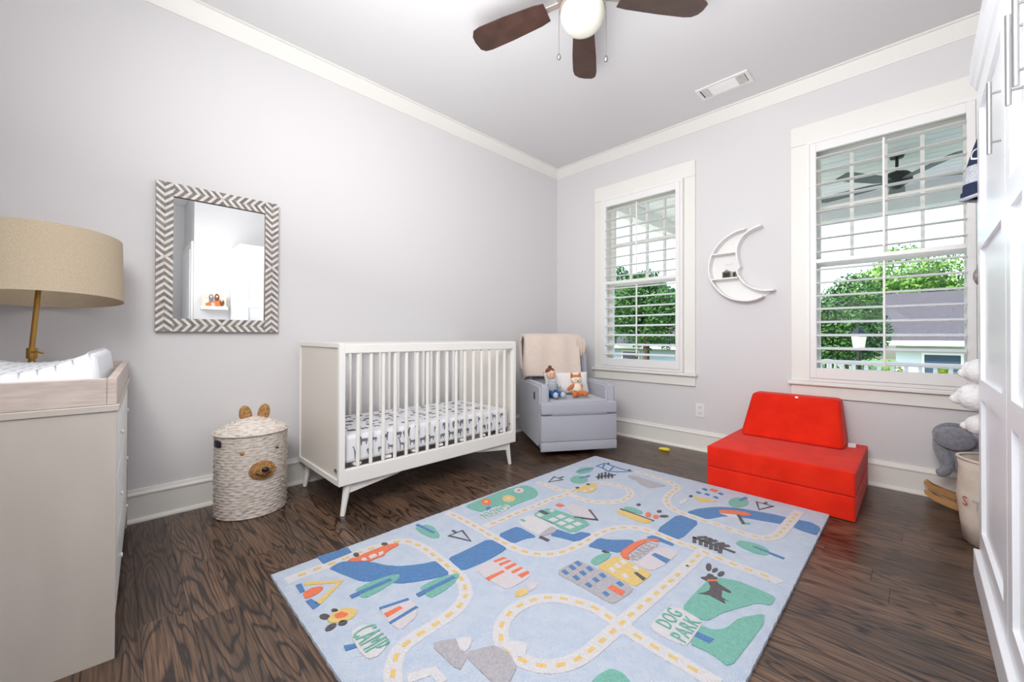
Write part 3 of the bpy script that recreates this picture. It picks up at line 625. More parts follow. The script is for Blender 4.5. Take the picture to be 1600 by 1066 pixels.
def pillow(bm):
    def f(u,v):
        a=2*PI*u; ph=PI*(v-.5); sx=.055*math.cos(ph)**.6 if abs(math.cos(ph))>1e-6 else 0
        c=math.cos(a); s=math.sin(a)
        yy=.215*(abs(s)**.45)*(1 if s>0 else -1); 
        return (sx*0,0,0)
    N=22
    for sd in (1,-1):
        V=[[None]*N for _ in range(N)]
        for i in range(N):
            for j in range(N):
                a=2*i/(N-1)-1; b=2*j/(N-1)-1; th=.055*(max(0,(1-a**4)*(1-b**4)))**.6
                k=1-.06*(a*a*(1-b*b)+b*b*(1-a*a))
                V[i][j]=bm.verts.new((sd*th,.205*a*k,.10*b*k))
        for i in range(N-1):
            for j in range(N-1): bm.faces.new((V[i][j],V[i+1][j],V[i+1][j+1],V[i][j+1]))
    bmesh.ops.remove_doubles(bm,verts=bm.verts[:],dist=1e-4)
    bmesh.ops.rotate(bm,cent=(0,0,0),matrix=RY(-.32),verts=bm.verts[:]); bmesh.ops.translate(bm,vec=(.035,.01,.092),verts=bm.verts[:])
part('pillow_cover',M['pillow'],pillow,pw,smooth=True)
RP=[('river','blue',0,[(1.035,-2.881),(1.049,-2.756),(1.101,-2.76),(1.109,-2.88)]),('river','blue',0,[(1.157,-2.877),(1.142,-2.829),(1.159,-2.797),(1.195,-2.764),(1.241,-2.728),(1.294,-2.704),(1.338,-2.669),(1.37,-2.626),(1.396,-2.58),(1.409,-2.542),(1.432,-2.543),(1.528,-2.551),(1.51,-2.609),(1.477,-2.674),(1.448,-2.718),(1.406,-2.754),(1.364,-2.788),(1.33,-2.821),(1.268,-2.842),(1.204,-2.862)]),('river','blue',0,[(1.429,-2.492),(1.432,-2.402),(1.427,-2.259),(1.545,-2.259),(1.554,-2.3),(1.558,-2.391),(1.546,-2.506),(1.481,-2.5)]),('river','blue',0,[(1.428,-2.212),(1.431,-2.094),(1.458,-2.081),(1.573,-2.091),(1.544,-2.145),(1.538,-2.213)]),('river','blue',0,[(1.605,-2.039),(1.588,-1.968),(1.623,-1.961),(1.675,-1.954),(1.683,-1.905),(1.738,-1.883),(1.73,-1.999),(1.656,-2.018)]),('river','blue',0,[(1.783,-1.993),(1.777,-1.895),(1.823,-1.873),(1.894,-1.8),(1.916,-1.815),(1.912,-1.94),(1.869,-1.962),(1.823,-1.981)]),('river','blue',0,[(1.927,-1.735),(1.942,-1.688),(2.045,-1.696),(2.048,-1.722),(1.985,-1.721)]),('river','blue',0,[(1.929,-1.635),(1.931,-1.378),(2.044,-1.388),(2.05,-1.642),(1.99,-1.639)]),('river','blue',0,[(1.95,-1.328),(1.977,-1.241),(2.041,-1.14),(2.119,-1.078),(2.204,-1.051),(2.287,-1.025),(2.345,-1.021),(2.341,-1.124),(2.272,-1.15),(2.193,-1.177),(2.109,-1.231),(2.06,-1.336),(2.005,-1.329)]),('river','blue',0,[(2.385,-1.012),(2.438,-.996),(2.482,-1.031),(2.479,-1.143),(2.43,-1.139),(2.382,-1.119)]),('tree','teal',1,[(1.364,-2.858),(1.359,-2.819),(1.363,-2.772),(1.374,-2.721),(1.39,-2.696),(1.406,-2.702),(1.42,-2.727),(1.427,-2.766),(1.434,-2.807),(1.436,-2.851),(1.416,-2.863),(1.391,-2.859)]),('tree','teal',1,[(1.519,-2.685),(1.515,-2.643),(1.52,-2.59),(1.539,-2.54),(1.552,-2.526),(1.567,-2.538),(1.586,-2.579),(1.598,-2.632),(1.599,-2.682),(1.578,-2.692),(1.554,-2.685)]),('tree','teal',1,[(1.095,-2.449),(1.107,-2.394),(1.15,-2.378),(1.244,-2.404),(1.261,-2.426),(1.232,-2.449),(1.166,-2.458)]),('tree','teal',1,[(1.159,-1.235),(1.137,-1.142),(1.163,-1.086),(1.215,-1.092),(1.232,-1.175),(1.203,-1.246)]),('tree','teal',1,[(1.307,-1.296),(1.322,-1.33),(1.321,-1.366),(1.306,-1.394),(1.281,-1.408),(1.251,-1.403),(1.224,-1.381),(1.208,-1.346),(1.208,-1.309),(1.223,-1.279),(1.25,-1.265),(1.281,-1.272)]),('tree','teal',1,[(2.147,-.949),(2.151,-.991),(2.143,-1.032),(2.126,-1.062),(2.104,-1.073),(2.081,-1.063),(2.065,-1.033),(2.06,-.991),(2.067,-.948),(2.085,-.916),(2.109,-.905),(2.132,-.918)]),('tree','teal',1,[(2.236,-1.497),(2.243,-1.453),(2.285,-1.435),(2.331,-1.436),(2.358,-1.455),(2.369,-1.488),(2.357,-1.516),(2.324,-1.528),(2.277,-1.52)]),('tree','teal',1,[(2.197,-2.579),(2.198,-2.536),(2.211,-2.497),(2.242,-2.487),(2.275,-2.5),(2.293,-2.538),(2.266,-2.588),(2.226,-2.605)]),('red_car','orange',2,[(1.158,-2.802),(1.149,-2.786),(1.158,-2.761),(1.151,-2.725),(1.151,-2.681),(1.154,-2.62),(1.173,-2.579),(1.192,-2.587),(1.195,-2.619),(1.207,-2.657),(1.226,-2.675),(1.22,-2.702),(1.225,-2.734),(1.198,-2.767),(1.172,-2.788)]),('car_window','white',3,[(1.185,-2.757),(1.184,-2.74),(1.213,-2.741),(1.201,-2.758)]),('car_window','white',3,[(1.187,-2.726),(1.184,-2.697),(1.211,-2.696),(1.213,-2.728)]),('car_window','white',3,[(1.188,-2.682),(1.192,-2.662),(1.211,-2.67),(1.216,-2.692)]),('car_wheel','char',3,[(1.145,-2.747),(1.151,-2.751),(1.152,-2.757),(1.15,-2.762),(1.144,-2.765),(1.136,-2.766),(1.128,-2.765),(1.123,-2.761),(1.121,-2.755),(1.123,-2.75),(1.129,-2.747),(1.137,-2.746)]),('car_wheel','char',3,[(1.15,-2.618),(1.154,-2.622),(1.154,-2.628),(1.151,-2.634),(1.144,-2.639),(1.136,-2.641),(1.129,-2.639),(1.125,-2.635),(1.125,-2.629),(1.129,-2.623),(1.136,-2.618),(1.144,-2.617)]),('yellow_car','yellow',2,[(1.347,-1.524),(1.36,-1.455),(1.345,-1.413),(1.364,-1.336),(1.392,-1.33),(1.435,-1.389),(1.449,-1.462),(1.404,-1.497)]),('car_window','white',3,[(1.402,-1.488),(1.403,-1.455),(1.423,-1.478),(1.419,-1.503)]),('car_window','white',3,[(1.402,-1.423),(1.414,-1.389),(1.432,-1.426),(1.424,-1.445)]),('car_wheel','char',3,[(1.355,-1.455),(1.358,-1.462),(1.358,-1.47),(1.355,-1.476),(1.349,-1.479),(1.343,-1.478),(1.337,-1.474),(1.334,-1.467),(1.334,-1.459),(1.338,-1.453),(1.343,-1.45),(1.35,-1.451)]),('car_wheel','char',3,[(1.369,-1.362),(1.371,-1.369),(1.371,-1.377),(1.368,-1.383),(1.362,-1.386),(1.355,-1.385),(1.35,-1.381),(1.347,-1.373),(1.347,-1.365),(1.351,-1.359),(1.356,-1.356),(1.363,-1.357)]),('bus_wheel','char',2,[(1.229,-.909),(1.232,-.917),(1.233,-.924),(1.231,-.93),(1.226,-.932),(1.221,-.929),(1.215,-.923),(1.212,-.916),(1.212,-.908),(1.214,-.903),(1.218,-.901),(1.224,-.903)]),('bus_wheel','char',2,[(1.413,-.932),(1.416,-.941),(1.416,-.949),(1.413,-.955),(1.408,-.957),(1.403,-.954),(1.398,-.948),(1.395,-.939),(1.394,-.931),(1.397,-.925),(1.402,-.924),(1.408,-.926)]),('mountain','grey',1,[(1.445,-1.038),(1.481,-1.014),(1.583,-1.026),(1.662,-1.03),(1.714,-1.035),(1.657,-1.15),(1.614,-1.138),(1.573,-1.122),(1.543,-1.091),(1.468,-1.067)]),('garden_lawn','teal',1,[(1.07,-2.121),(1.061,-1.981),(1.054,-1.823),(1.087,-1.655),(1.171,-1.659),(1.235,-1.701),(1.26,-1.758),(1.252,-1.862),(1.252,-1.953),(1.192,-1.997),(1.184,-2.074),(1.188,-2.104),(1.129,-2.122)]),('flower','orange',2,[(1.134,-1.982),(1.148,-2.0),(1.152,-2.018),(1.146,-2.033),(1.13,-2.04),(1.111,-2.038),(1.091,-2.027),(1.077,-2.009),(1.072,-1.99),(1.078,-1.975),(1.094,-1.967),(1.115,-1.97)]),('flower','yellow',2,[(1.194,-1.855),(1.207,-1.875),(1.21,-1.897),(1.202,-1.915),(1.185,-1.924),(1.163,-1.921),(1.142,-1.908),(1.127,-1.887),(1.123,-1.865),(1.132,-1.846),(1.15,-1.838),(1.173,-1.841)]),('flower','white',2,[(1.144,-1.731),(1.155,-1.748),(1.157,-1.766),(1.15,-1.78),(1.136,-1.787),(1.118,-1.785),(1.102,-1.774),(1.091,-1.757),(1.088,-1.739),(1.095,-1.724),(1.109,-1.717),(1.127,-1.72)]),('flower_eye','yellow',3,[(1.12,-1.997),(1.125,-2.003),(1.126,-2.009),(1.123,-2.014),(1.118,-2.016),(1.112,-2.016),(1.105,-2.012),(1.101,-2.006),(1.099,-2.0),(1.102,-1.995),(1.107,-1.992),(1.114,-1.993)]),('flower_eye','white',3,[(1.175,-1.874),(1.18,-1.88),(1.181,-1.886),(1.178,-1.892),(1.173,-1.894),(1.166,-1.893),(1.16,-1.889),(1.156,-1.883),(1.154,-1.876),(1.157,-1.871),(1.162,-1.868),(1.169,-1.869)]),('flower_eye','orange',3,[(1.13,-1.745),(1.134,-1.751),(1.135,-1.757),(1.132,-1.762),(1.127,-1.765),(1.121,-1.764),(1.116,-1.76),(1.112,-1.754),(1.111,-1.748),(1.113,-1.743),(1.118,-1.741),(1.124,-1.741)]),('sign_post','blue',2,[(1.166,-2.058),(1.171,-2.027),(1.197,-2.044),(1.196,-2.07)]),('garden_sign','white',3,[(1.22,-2.137),(1.199,-2.059),(1.212,-1.958),(1.243,-1.944),(1.271,-1.986),(1.27,-2.069),(1.265,-2.138),(1.248,-2.155)]),('boat_hull','yellow',1,[(1.686,-1.595),(1.687,-1.552),(1.877,-1.551),(1.869,-1.597),(1.837,-1.615),(1.753,-1.608)]),('boat_cargo','teal',1,[(1.692,-1.53),(1.694,-1.492),(1.732,-1.479),(1.788,-1.491),(1.799,-1.521),(1.742,-1.538)]),('flower','orange',1,[(1.835,-1.492),(1.84,-1.507),(1.841,-1.521),(1.838,-1.53),(1.831,-1.531),(1.822,-1.526),(1.814,-1.514),(1.808,-1.499),(1.807,-1.485),(1.811,-1.476),(1.818,-1.474),(1.827,-1.48)]),('flower','orange',1,[(1.873,-1.485),(1.877,-1.497),(1.877,-1.509),(1.873,-1.517),(1.866,-1.52),(1.859,-1.516),(1.852,-1.507),(1.849,-1.495),(1.849,-1.483),(1.853,-1.474),(1.859,-1.472),(1.867,-1.476)]),('dot','char',1,[(1.736,-1.413),(1.739,-1.421),(1.738,-1.43),(1.735,-1.436),(1.729,-1.439),(1.723,-1.437),(1.718,-1.431),(1.716,-1.423),(1.716,-1.414),(1.72,-1.408),(1.725,-1.405),(1.731,-1.407)]),('dot','char',1,[(1.856,-1.413),(1.858,-1.422),(1.857,-1.431),(1.853,-1.437),(1.848,-1.44),(1.842,-1.438),(1.837,-1.432),(1.835,-1.424),(1.836,-1.415),(1.84,-1.408),(1.845,-1.405),(1.851,-1.407)]),('dot','char',1,[(1.907,-1.443),(1.907,-1.452),(1.903,-1.463),(1.896,-1.473),(1.887,-1.48),(1.878,-1.482),(1.873,-1.477),(1.872,-1.469),(1.876,-1.458),(1.884,-1.447),(1.893,-1.44),(1.902,-1.439)]),('teal_building','teal',1,[(1.397,-1.94),(1.406,-1.804),(1.674,-1.789),(1.668,-1.948),(1.546,-1.941)]),('building_window','white',2,[(1.495,-1.923),(1.498,-1.884),(1.535,-1.885),(1.53,-1.923)]),('building_window','white',2,[(1.549,-1.924),(1.554,-1.886),(1.588,-1.887),(1.583,-1.925)]),('building_window','white',2,[(1.602,-1.925),(1.607,-1.888),(1.64,-1.889),(1.635,-1.926)]),('building_window','white',2,[(1.5,-1.868),(1.504,-1.828),(1.541,-1.83),(1.536,-1.87)]),('building_window','white',2,[(1.555,-1.87),(1.56,-1.831),(1.595,-1.833),(1.59,-1.872)]),('building_window','white',2,[(1.609,-1.873),(1.614,-1.834),(1.648,-1.836),(1.642,-1.874)]),('building_window','white',2,[(1.414,-1.922),(1.418,-1.897),(1.45,-1.902),(1.447,-1.929)]),('building_window','white',2,[(1.43,-1.84),(1.432,-1.815),(1.455,-1.814),(1.455,-1.843)]),('building_door','char',2,[(1.394,-1.885),(1.399,-1.859),(1.456,-1.863),(1.451,-1.888)]),('white_house','white',1,[(1.39,-2.026),(1.397,-1.94),(1.553,-1.934),(1.595,-1.976),(1.592,-2.019),(1.572,-2.079),(1.436,-2.068)]),('house_roof','grey',2,[(1.566,-2.072),(1.552,-1.964),(1.589,-1.968),(1.605,-2.006),(1.582,-2.076)]),('house_window','teal',2,[(1.397,-2.027),(1.398,-2.01),(1.426,-2.012),(1.427,-2.03)]),('flag','orange',1,[(1.408,-1.757),(1.407,-1.722),(1.449,-1.724),(1.443,-1.758)]),('tent','pink',1,[(1.458,-1.742),(1.461,-1.667),(1.575,-1.675),(1.664,-1.746),(1.562,-1.787)]),('boat_hull','yellow',1,[(1.885,-1.07),(1.916,-1.079),(1.98,-1.063),(2.026,-1.064),(1.95,-1.141),(1.926,-1.119)]),('dot','char',1,[(1.891,-1.085),(1.893,-1.093),(1.892,-1.101),(1.889,-1.107),(1.884,-1.109),(1.879,-1.107),(1.875,-1.101),(1.874,-1.092),(1.874,-1.084),(1.878,-1.078),(1.882,-1.076),(1.887,-1.078)]),('house_block','blue',1,[(1.886,-.933),(1.89,-.906),(1.917,-.919),(1.913,-.945)]),('house_block','blue',1,[(1.879,-1.012),(1.883,-.987),(1.909,-.998),(1.905,-1.023)]),('house_block','blue',1,[(1.926,-1.004),(1.93,-.979),(1.955,-.99),(1.951,-1.015)]),('house_block','blue',1,[(1.978,-.936),(1.982,-.91),(2.008,-.922),(2.003,-.948)]),('house_block','blue',1,[(1.978,-1.014),(1.982,-.99),(2.006,-1.001),(2.002,-1.025)]),('house_block','orange',1,[(1.925,-.92),(1.925,-.88),(1.966,-.887),(1.963,-.928)]),('cloud','white',1,[(1.866,-1.227),(1.87,-1.156),(1.89,-1.145),(1.898,-1.213),(1.89,-1.258)]),('umbrella','orange',1,[(2.063,-1.178),(2.114,-1.126),(2.172,-1.101),(2.205,-1.116),(2.193,-1.145),(2.145,-1.17),(2.079,-1.212)]),('umbrella_shade','white',1,[(2.08,-1.216),(2.151,-1.172),(2.177,-1.217),(2.125,-1.223)]),('sand','teal',1,[(2.23,-1.231),(2.23,-1.238),(2.226,-1.247),(2.22,-1.255),(2.213,-1.26),(2.207,-1.261),(2.204,-1.257),(2.204,-1.249),(2.208,-1.24),(2.214,-1.232),(2.221,-1.227),(2.226,-1.226)]),('awning_house','pink',1,[(1.565,-2.463),(1.569,-2.39),(1.582,-2.326),(1.737,-2.316),(1.761,-2.347),(1.756,-2.461),(1.667,-2.472)]),('awning_stripe','orange',2,[(1.58,-2.374),(1.587,-2.325),(1.604,-2.319),(1.594,-2.375)]),('awning_stripe','orange',2,[(1.611,-2.372),(1.62,-2.323),(1.633,-2.32),(1.627,-2.376)]),('awning_stripe','orange',2,[(1.647,-2.374),(1.651,-2.321),(1.667,-2.32),(1.665,-2.375)]),('awning_stripe','orange',2,[(1.685,-2.374),(1.69,-2.321),(1.702,-2.323),(1.701,-2.376)]),('awning_stripe','orange',2,[(1.719,-2.371),(1.727,-2.321),(1.743,-2.328),(1.743,-2.373)]),('house_door','orange',2,[(1.646,-2.472),(1.655,-2.39),(1.668,-2.391),(1.667,-2.472)]),('bulb','yellow',1,[(1.786,-2.454),(1.785,-2.415),(1.808,-2.408),(1.822,-2.418),(1.815,-2.456),(1.803,-2.468)]),('bulb_top','pink',1,[(1.778,-2.381),(1.809,-2.34),(1.821,-2.386),(1.818,-2.414)]),('grey_building','grey',1,[(1.808,-2.253),(1.819,-2.115),(1.881,-2.112),(2.076,-2.119),(2.083,-2.152),(2.071,-2.25),(2.052,-2.258),(1.925,-2.252)]),('building_window','blue',2,[(1.822,-2.23),(1.824,-2.209),(1.853,-2.217),(1.851,-2.237)]),('building_window','blue',2,[(1.822,-2.184),(1.825,-2.162),(1.854,-2.171),(1.852,-2.192)]),('building_window','blue',2,[(1.821,-2.144),(1.824,-2.121),(1.853,-2.131),(1.851,-2.152)]),('building_window','blue',2,[(1.875,-2.229),(1.878,-2.208),(1.905,-2.216),(1.902,-2.235)]),('building_window','blue',2,[(1.875,-2.185),(1.878,-2.163),(1.905,-2.172),(1.903,-2.193)]),('building_window','blue',2,[(1.876,-2.141),(1.879,-2.119),(1.907,-2.129),(1.905,-2.15)]),('building_window','blue',2,[(1.936,-2.233),(1.939,-2.213),(1.964,-2.22),(1.962,-2.239)]),('building_window','blue',2,[(1.936,-2.186),(1.939,-2.165),(1.965,-2.173),(1.962,-2.193)]),('building_window','blue',2,[(1.938,-2.143),(1.942,-2.121),(1.968,-2.131),(1.965,-2.151)]),('building_window','blue',2,[(2.009,-2.23),(2.013,-2.211),(2.036,-2.218),(2.033,-2.237)]),('building_window','blue',2,[(2.014,-2.142),(2.018,-2.121),(2.042,-2.13),(2.039,-2.15)]),('building_door','orange',2,[(2.008,-2.192),(2.01,-2.163),(2.066,-2.164),(2.069,-2.195)]),('yellow_building','yellow',1,[(1.899,-2.104),(1.915,-1.97),(1.949,-1.972),(2.081,-1.984),(2.083,-2.036),(2.076,-2.111),(2.002,-2.109)]),('building_window','white',2,[(1.943,-2.082),(1.947,-2.059),(1.974,-2.07),(1.971,-2.092)]),('building_window','white',2,[(1.944,-2.043),(1.947,-2.02),(1.975,-2.031),(1.972,-2.053)]),('building_window','white',2,[(1.946,-2.001),(1.949,-1.977),(1.977,-1.99),(1.974,-2.013)]),('building_window','white',2,[(2.004,-2.006),(2.009,-1.982),(2.035,-1.994),(2.031,-2.016)]),('building_window','white',2,[(2.002,-2.083),(2.006,-2.061),(2.031,-2.071),(2.028,-2.092)]),('building_door','char',2,[(2.028,-2.034),(2.036,-2.021),(2.08,-2.034),(2.08,-2.056)]),('bush','teal',1,[(1.86,-2.088),(1.857,-2.034),(1.868,-1.991),(1.891,-1.967),(1.904,-2.018),(1.895,-2.098)]),('market_roof','orange',2,[(1.912,-1.94),(1.913,-1.818),(1.937,-1.745),(1.978,-1.715),(1.991,-1.733),(1.951,-1.755),(1.943,-1.847),(1.945,-1.934),(1.972,-1.959),(1.945,-1.966)]),('market_house','pink',1,[(1.976,-1.965),(2.002,-1.786),(2.066,-1.744),(2.091,-1.764),(2.092,-1.878),(2.073,-1.974)]),('market_sign','grey2',2,[(1.949,-1.941),(1.956,-1.756),(1.995,-1.741),(2.007,-1.805),(1.996,-1.939),(1.975,-1.956)]),('house_window','blue',2,[(2.017,-1.861),(2.021,-1.835),(2.09,-1.839),(2.09,-1.879)]),('park_lawn','teal',1,[(2.245,-2.109),(2.247,-1.947),(2.253,-1.865),(2.276,-1.825),(2.337,-1.796),(2.403,-1.798),(2.46,-1.806),(2.458,-1.869),(2.419,-1.891),(2.384,-1.963),(2.351,-2.032),(2.334,-2.099),(2.307,-2.119)]),('park_lawn','teal',1,[(2.323,-2.143),(2.362,-2.135),(2.386,-2.095),(2.399,-2.017),(2.454,-1.931),(2.465,-1.991),(2.457,-2.098),(2.445,-2.257),(2.384,-2.241),(2.326,-2.249)]),('park_sign','white',2,[(2.208,-2.26),(2.211,-2.129),(2.249,-2.109),(2.314,-2.119),(2.326,-2.14),(2.327,-2.244),(2.325,-2.266),(2.281,-2.277),(2.229,-2.277)]),('sign_post','blue',2,[(2.328,-2.207),(2.326,-2.182),(2.376,-2.176),(2.371,-2.206)]),('dog','char',2,[(2.225,-1.876),(2.237,-1.858),(2.238,-1.828),(2.253,-1.825),(2.261,-1.834),(2.271,-1.83),(2.277,-1.857),(2.291,-1.871),(2.336,-1.887),(2.34,-1.899),(2.311,-1.902),(2.323,-1.945),(2.351,-1.955),(2.334,-1.954),(2.345,-1.975),(2.324,-1.973),(2.288,-1.966),(2.256,-1.984),(2.27,-1.963),(2.278,-1.936),(2.273,-1.91),(2.252,-1.882)]),('dog_collar','orange',3,[(2.248,-1.877),(2.276,-1.848),(2.28,-1.859),(2.254,-1.888)]),('paw_print','char',1,[(2.229,-1.771),(2.233,-1.785),(2.233,-1.799),(2.231,-1.806),(2.225,-1.807),(2.219,-1.8),(2.213,-1.788),(2.209,-1.773),(2.208,-1.759),(2.211,-1.751),(2.217,-1.751),(2.224,-1.758)]),('paw_print','char',1,[(2.251,-1.767),(2.254,-1.775),(2.254,-1.785),(2.252,-1.795),(2.249,-1.802),(2.245,-1.804),(2.241,-1.801),(2.239,-1.794),(2.238,-1.784),(2.24,-1.774),(2.243,-1.767),(2.248,-1.764)]),('paw_print','char',1,[(2.278,-1.773),(2.281,-1.782),(2.281,-1.794),(2.279,-1.806),(2.275,-1.814),(2.271,-1.817),(2.266,-1.813),(2.263,-1.805),(2.263,-1.793),(2.265,-1.781),(2.269,-1.773),(2.274,-1.77)]),('tent','pink',1,[(1.519,-2.845),(1.543,-2.745),(1.605,-2.744),(1.646,-2.777),(1.666,-2.844),(1.615,-2.853)]),('tent_door','orange',2,[(1.558,-2.846),(1.561,-2.789),(1.577,-2.787),(1.583,-2.847)]),('camp_sign','white',2,[(1.561,-2.956),(1.554,-2.925),(1.575,-2.9),(1.673,-2.894),(1.699,-2.911),(1.712,-2.944),(1.702,-2.969),(1.657,-2.974),(1.595,-2.968)]),('sign_post','blue',1,[(1.602,-2.998),(1.62,-2.967),(1.637,-2.968),(1.626,-3.001)]),('mountain','grey',1,[(1.775,-2.809),(1.813,-2.74),(1.833,-2.748),(1.865,-2.758),(1.882,-2.757),(1.897,-2.761),(1.921,-2.808)]),('mountain','grey',1,[(1.879,-2.751),(1.914,-2.68),(1.939,-2.667),(1.973,-2.664),(2.022,-2.682),(2.032,-2.704),(2.045,-2.739),(2.013,-2.766),(1.901,-2.762)]),('snow_cap','white',2,[(1.813,-2.74),(1.847,-2.7),(1.874,-2.733),(1.877,-2.756),(1.86,-2.758)]),('snow_cap','white',2,[(1.92,-2.665),(1.934,-2.629),(1.983,-2.596),(2.012,-2.639),(1.991,-2.666),(1.968,-2.659)]),('tent_base','blue',1,[(1.183,-3.006),(1.185,-2.987),(1.243,-2.993),(1.244,-3.008)]),('tent_base','blue',1,[(1.305,-3.01),(1.305,-2.992),(1.358,-2.981),(1.369,-3.006)]),('tent_door','orange',1,[(1.249,-3.003),(1.241,-2.968),(1.255,-2.941),(1.273,-2.938),(1.29,-2.961),(1.293,-3.007)]),('turtle_shell','yellow',1,[(1.453,-2.992),(1.428,-2.959),(1.436,-2.924),(1.475,-2.897),(1.505,-2.927),(1.497,-2.961),(1.475,-2.989)]),('turtle_back','orange',2,[(1.447,-2.967),(1.448,-2.942),(1.476,-2.93),(1.483,-2.943),(1.47,-2.969)]),('turtle_leg','char',1,[(1.432,-2.948),(1.436,-2.952),(1.435,-2.957),(1.43,-2.962),(1.423,-2.965),(1.416,-2.964),(1.412,-2.961),(1.413,-2.956),(1.418,-2.95),(1.425,-2.948)]),('turtle_leg','char',1,[(1.444,-2.979),(1.449,-2.985),(1.448,-2.993),(1.44,-3.0),(1.429,-3.005),(1.419,-3.004),(1.414,-2.999),(1.415,-2.991),(1.423,-2.983),(1.434,-2.979)]),('turtle_leg','char',1,[(1.494,-2.977),(1.503,-2.982),(1.508,-2.991),(1.509,-3.002),(1.505,-3.011),(1.497,-3.014),(1.489,-3.01),(1.483,-3.0),(1.482,-2.989),(1.487,-2.98)]),('turtle_leg','char',1,[(1.507,-2.947),(1.513,-2.951),(1.516,-2.959),(1.513,-2.967),(1.507,-2.973),(1.499,-2.974),(1.493,-2.97),(1.49,-2.962),(1.493,-2.954),(1.499,-2.948)])]
RS=[('tree_stem','blue',.02,2,0,[(1.393,-2.888),(1.399,-2.735)]),('tree_stem','blue',.02,2,0,[(1.552,-2.714),(1.556,-2.553)]),('tree_stem','blue',.015,2,0,[(1.077,-2.425),(1.21,-2.413)]),('tree_stem','blue',.014,2,0,[(1.171,-1.223),(1.199,-1.079)]),('tree_stem','blue',.014,2,0,[(1.258,-1.321),(1.272,-1.228)]),('tree_stem','blue',.018,2,0,[(2.106,-.963),(2.116,-.885)]),('tree_stem','blue',.013,2,0,[(2.302,-1.471),(2.421,-1.488)]),('tent_outline','char',.012,1,1,[(1.276,-2.378),(1.28,-2.302),(1.386,-2.335)]),('tent_pole','char',.012,1,0,[(1.247,-2.335),(1.279,-2.336)]),('tent_outline','char',.012,1,1,[(1.155,-1.513),(1.119,-1.412),(1.193,-1.413)]),('tent_pole','char',.012,1,0,[(1.159,-1.41),(1.162,-1.368)]),('tent_outline','char',.014,1,1,[(2.176,-.91),(2.256,-.911),(2.214,-1.016)]),('tent_pole','char',.014,1,0,[(2.212,-.911),(2.218,-.877)]),('spruce_trunk','char',.012,1,0,[(1.317,-1.222),(1.384,-1.087)]),('spruce_branch','char',.014,1,0,[(1.296,-1.15),(1.348,-1.241)]),('spruce_branch','char',.014,1,0,[(1.299,-1.119),(1.359,-1.218)]),('spruce_branch','char',.014,1,0,[(1.305,-1.086),(1.371,-1.192)]),('spruce_branch','char',.014,1,0,[(1.331,-1.086),(1.385,-1.178)]),('spruce_branch','char',.014,1,0,[(1.353,-1.091),(1.398,-1.152)]),('spruce_trunk','char',.014,1,0,[(2.08,-1.576),(2.261,-1.582)]),('spruce_branch','char',.016,1,0,[(2.088,-1.574),(2.105,-1.625)]),('spruce_branch','char',.016,1,0,[(2.117,-1.582),(2.132,-1.622)]),('spruce_branch','char',.016,1,0,[(2.142,-1.581),(2.154,-1.622)]),('spruce_branch','char',.016,1,0,[(2.165,-1.588),(2.177,-1.628)]),('spruce_branch','char',.016,1,0,[(2.186,-1.59),(2.197,-1.624)]),('spruce_branch','char',.016,1,0,[(2.206,-1.592),(2.216,-1.633)]),('spruce_branch','char',.016,1,0,[(2.097,-1.564),(2.127,-1.528)]),('spruce_branch','char',.016,1,0,[(2.126,-1.573),(2.146,-1.527)]),('spruce_branch','char',.016,1,0,[(2.149,-1.567),(2.169,-1.529)]),('spruce_branch','char',.016,1,0,[(2.174,-1.567),(2.203,-1.531)]),('spruce_branch','char',.016,1,0,[(2.196,-1.573),(2.225,-1.538)]),('bus_outline','blue',.012,1,1,[(1.192,-1.026),(1.197,-.927),(1.352,-.951),(1.429,-.944),(1.36,-1.029),(1.313,-1.063),(1.246,-1.03)]),('bus_bar','blue',.01,1,0,[(1.203,-.936),(1.246,-1.03)]),('bus_bar','blue',.01,1,0,[(1.284,-.946),(1.313,-1.05)]),('boat_line','char',.01,2,0,[(1.686,-1.544),(1.877,-1.551)]),('anchor','char',.018,2,0,[(1.581,-2.082),(1.632,-2.081)]),('tent_outline','char',.014,2,0,[(1.57,-1.803),(1.672,-1.745),(1.575,-1.675)]),('umbrella_pole','char',.016,2,0,[(2.154,-1.169),(2.207,-1.261)]),('duck','char',.014,1,0,[(1.851,-1.98),(1.88,-1.973)]),('tent_stripe','blue',.013,2,0,[(1.524,-2.844),(1.549,-2.747)]),('tent_stripe','blue',.013,2,0,[(1.613,-2.852),(1.605,-2.748)]),('cabin_outline','white',.03,1,0,[(1.84,-2.922),(1.868,-2.857),(1.918,-2.86)]),('tent_outline','yellow',.022,1,0,[(1.193,-2.979),(1.277,-2.877),(1.348,-2.984)])]
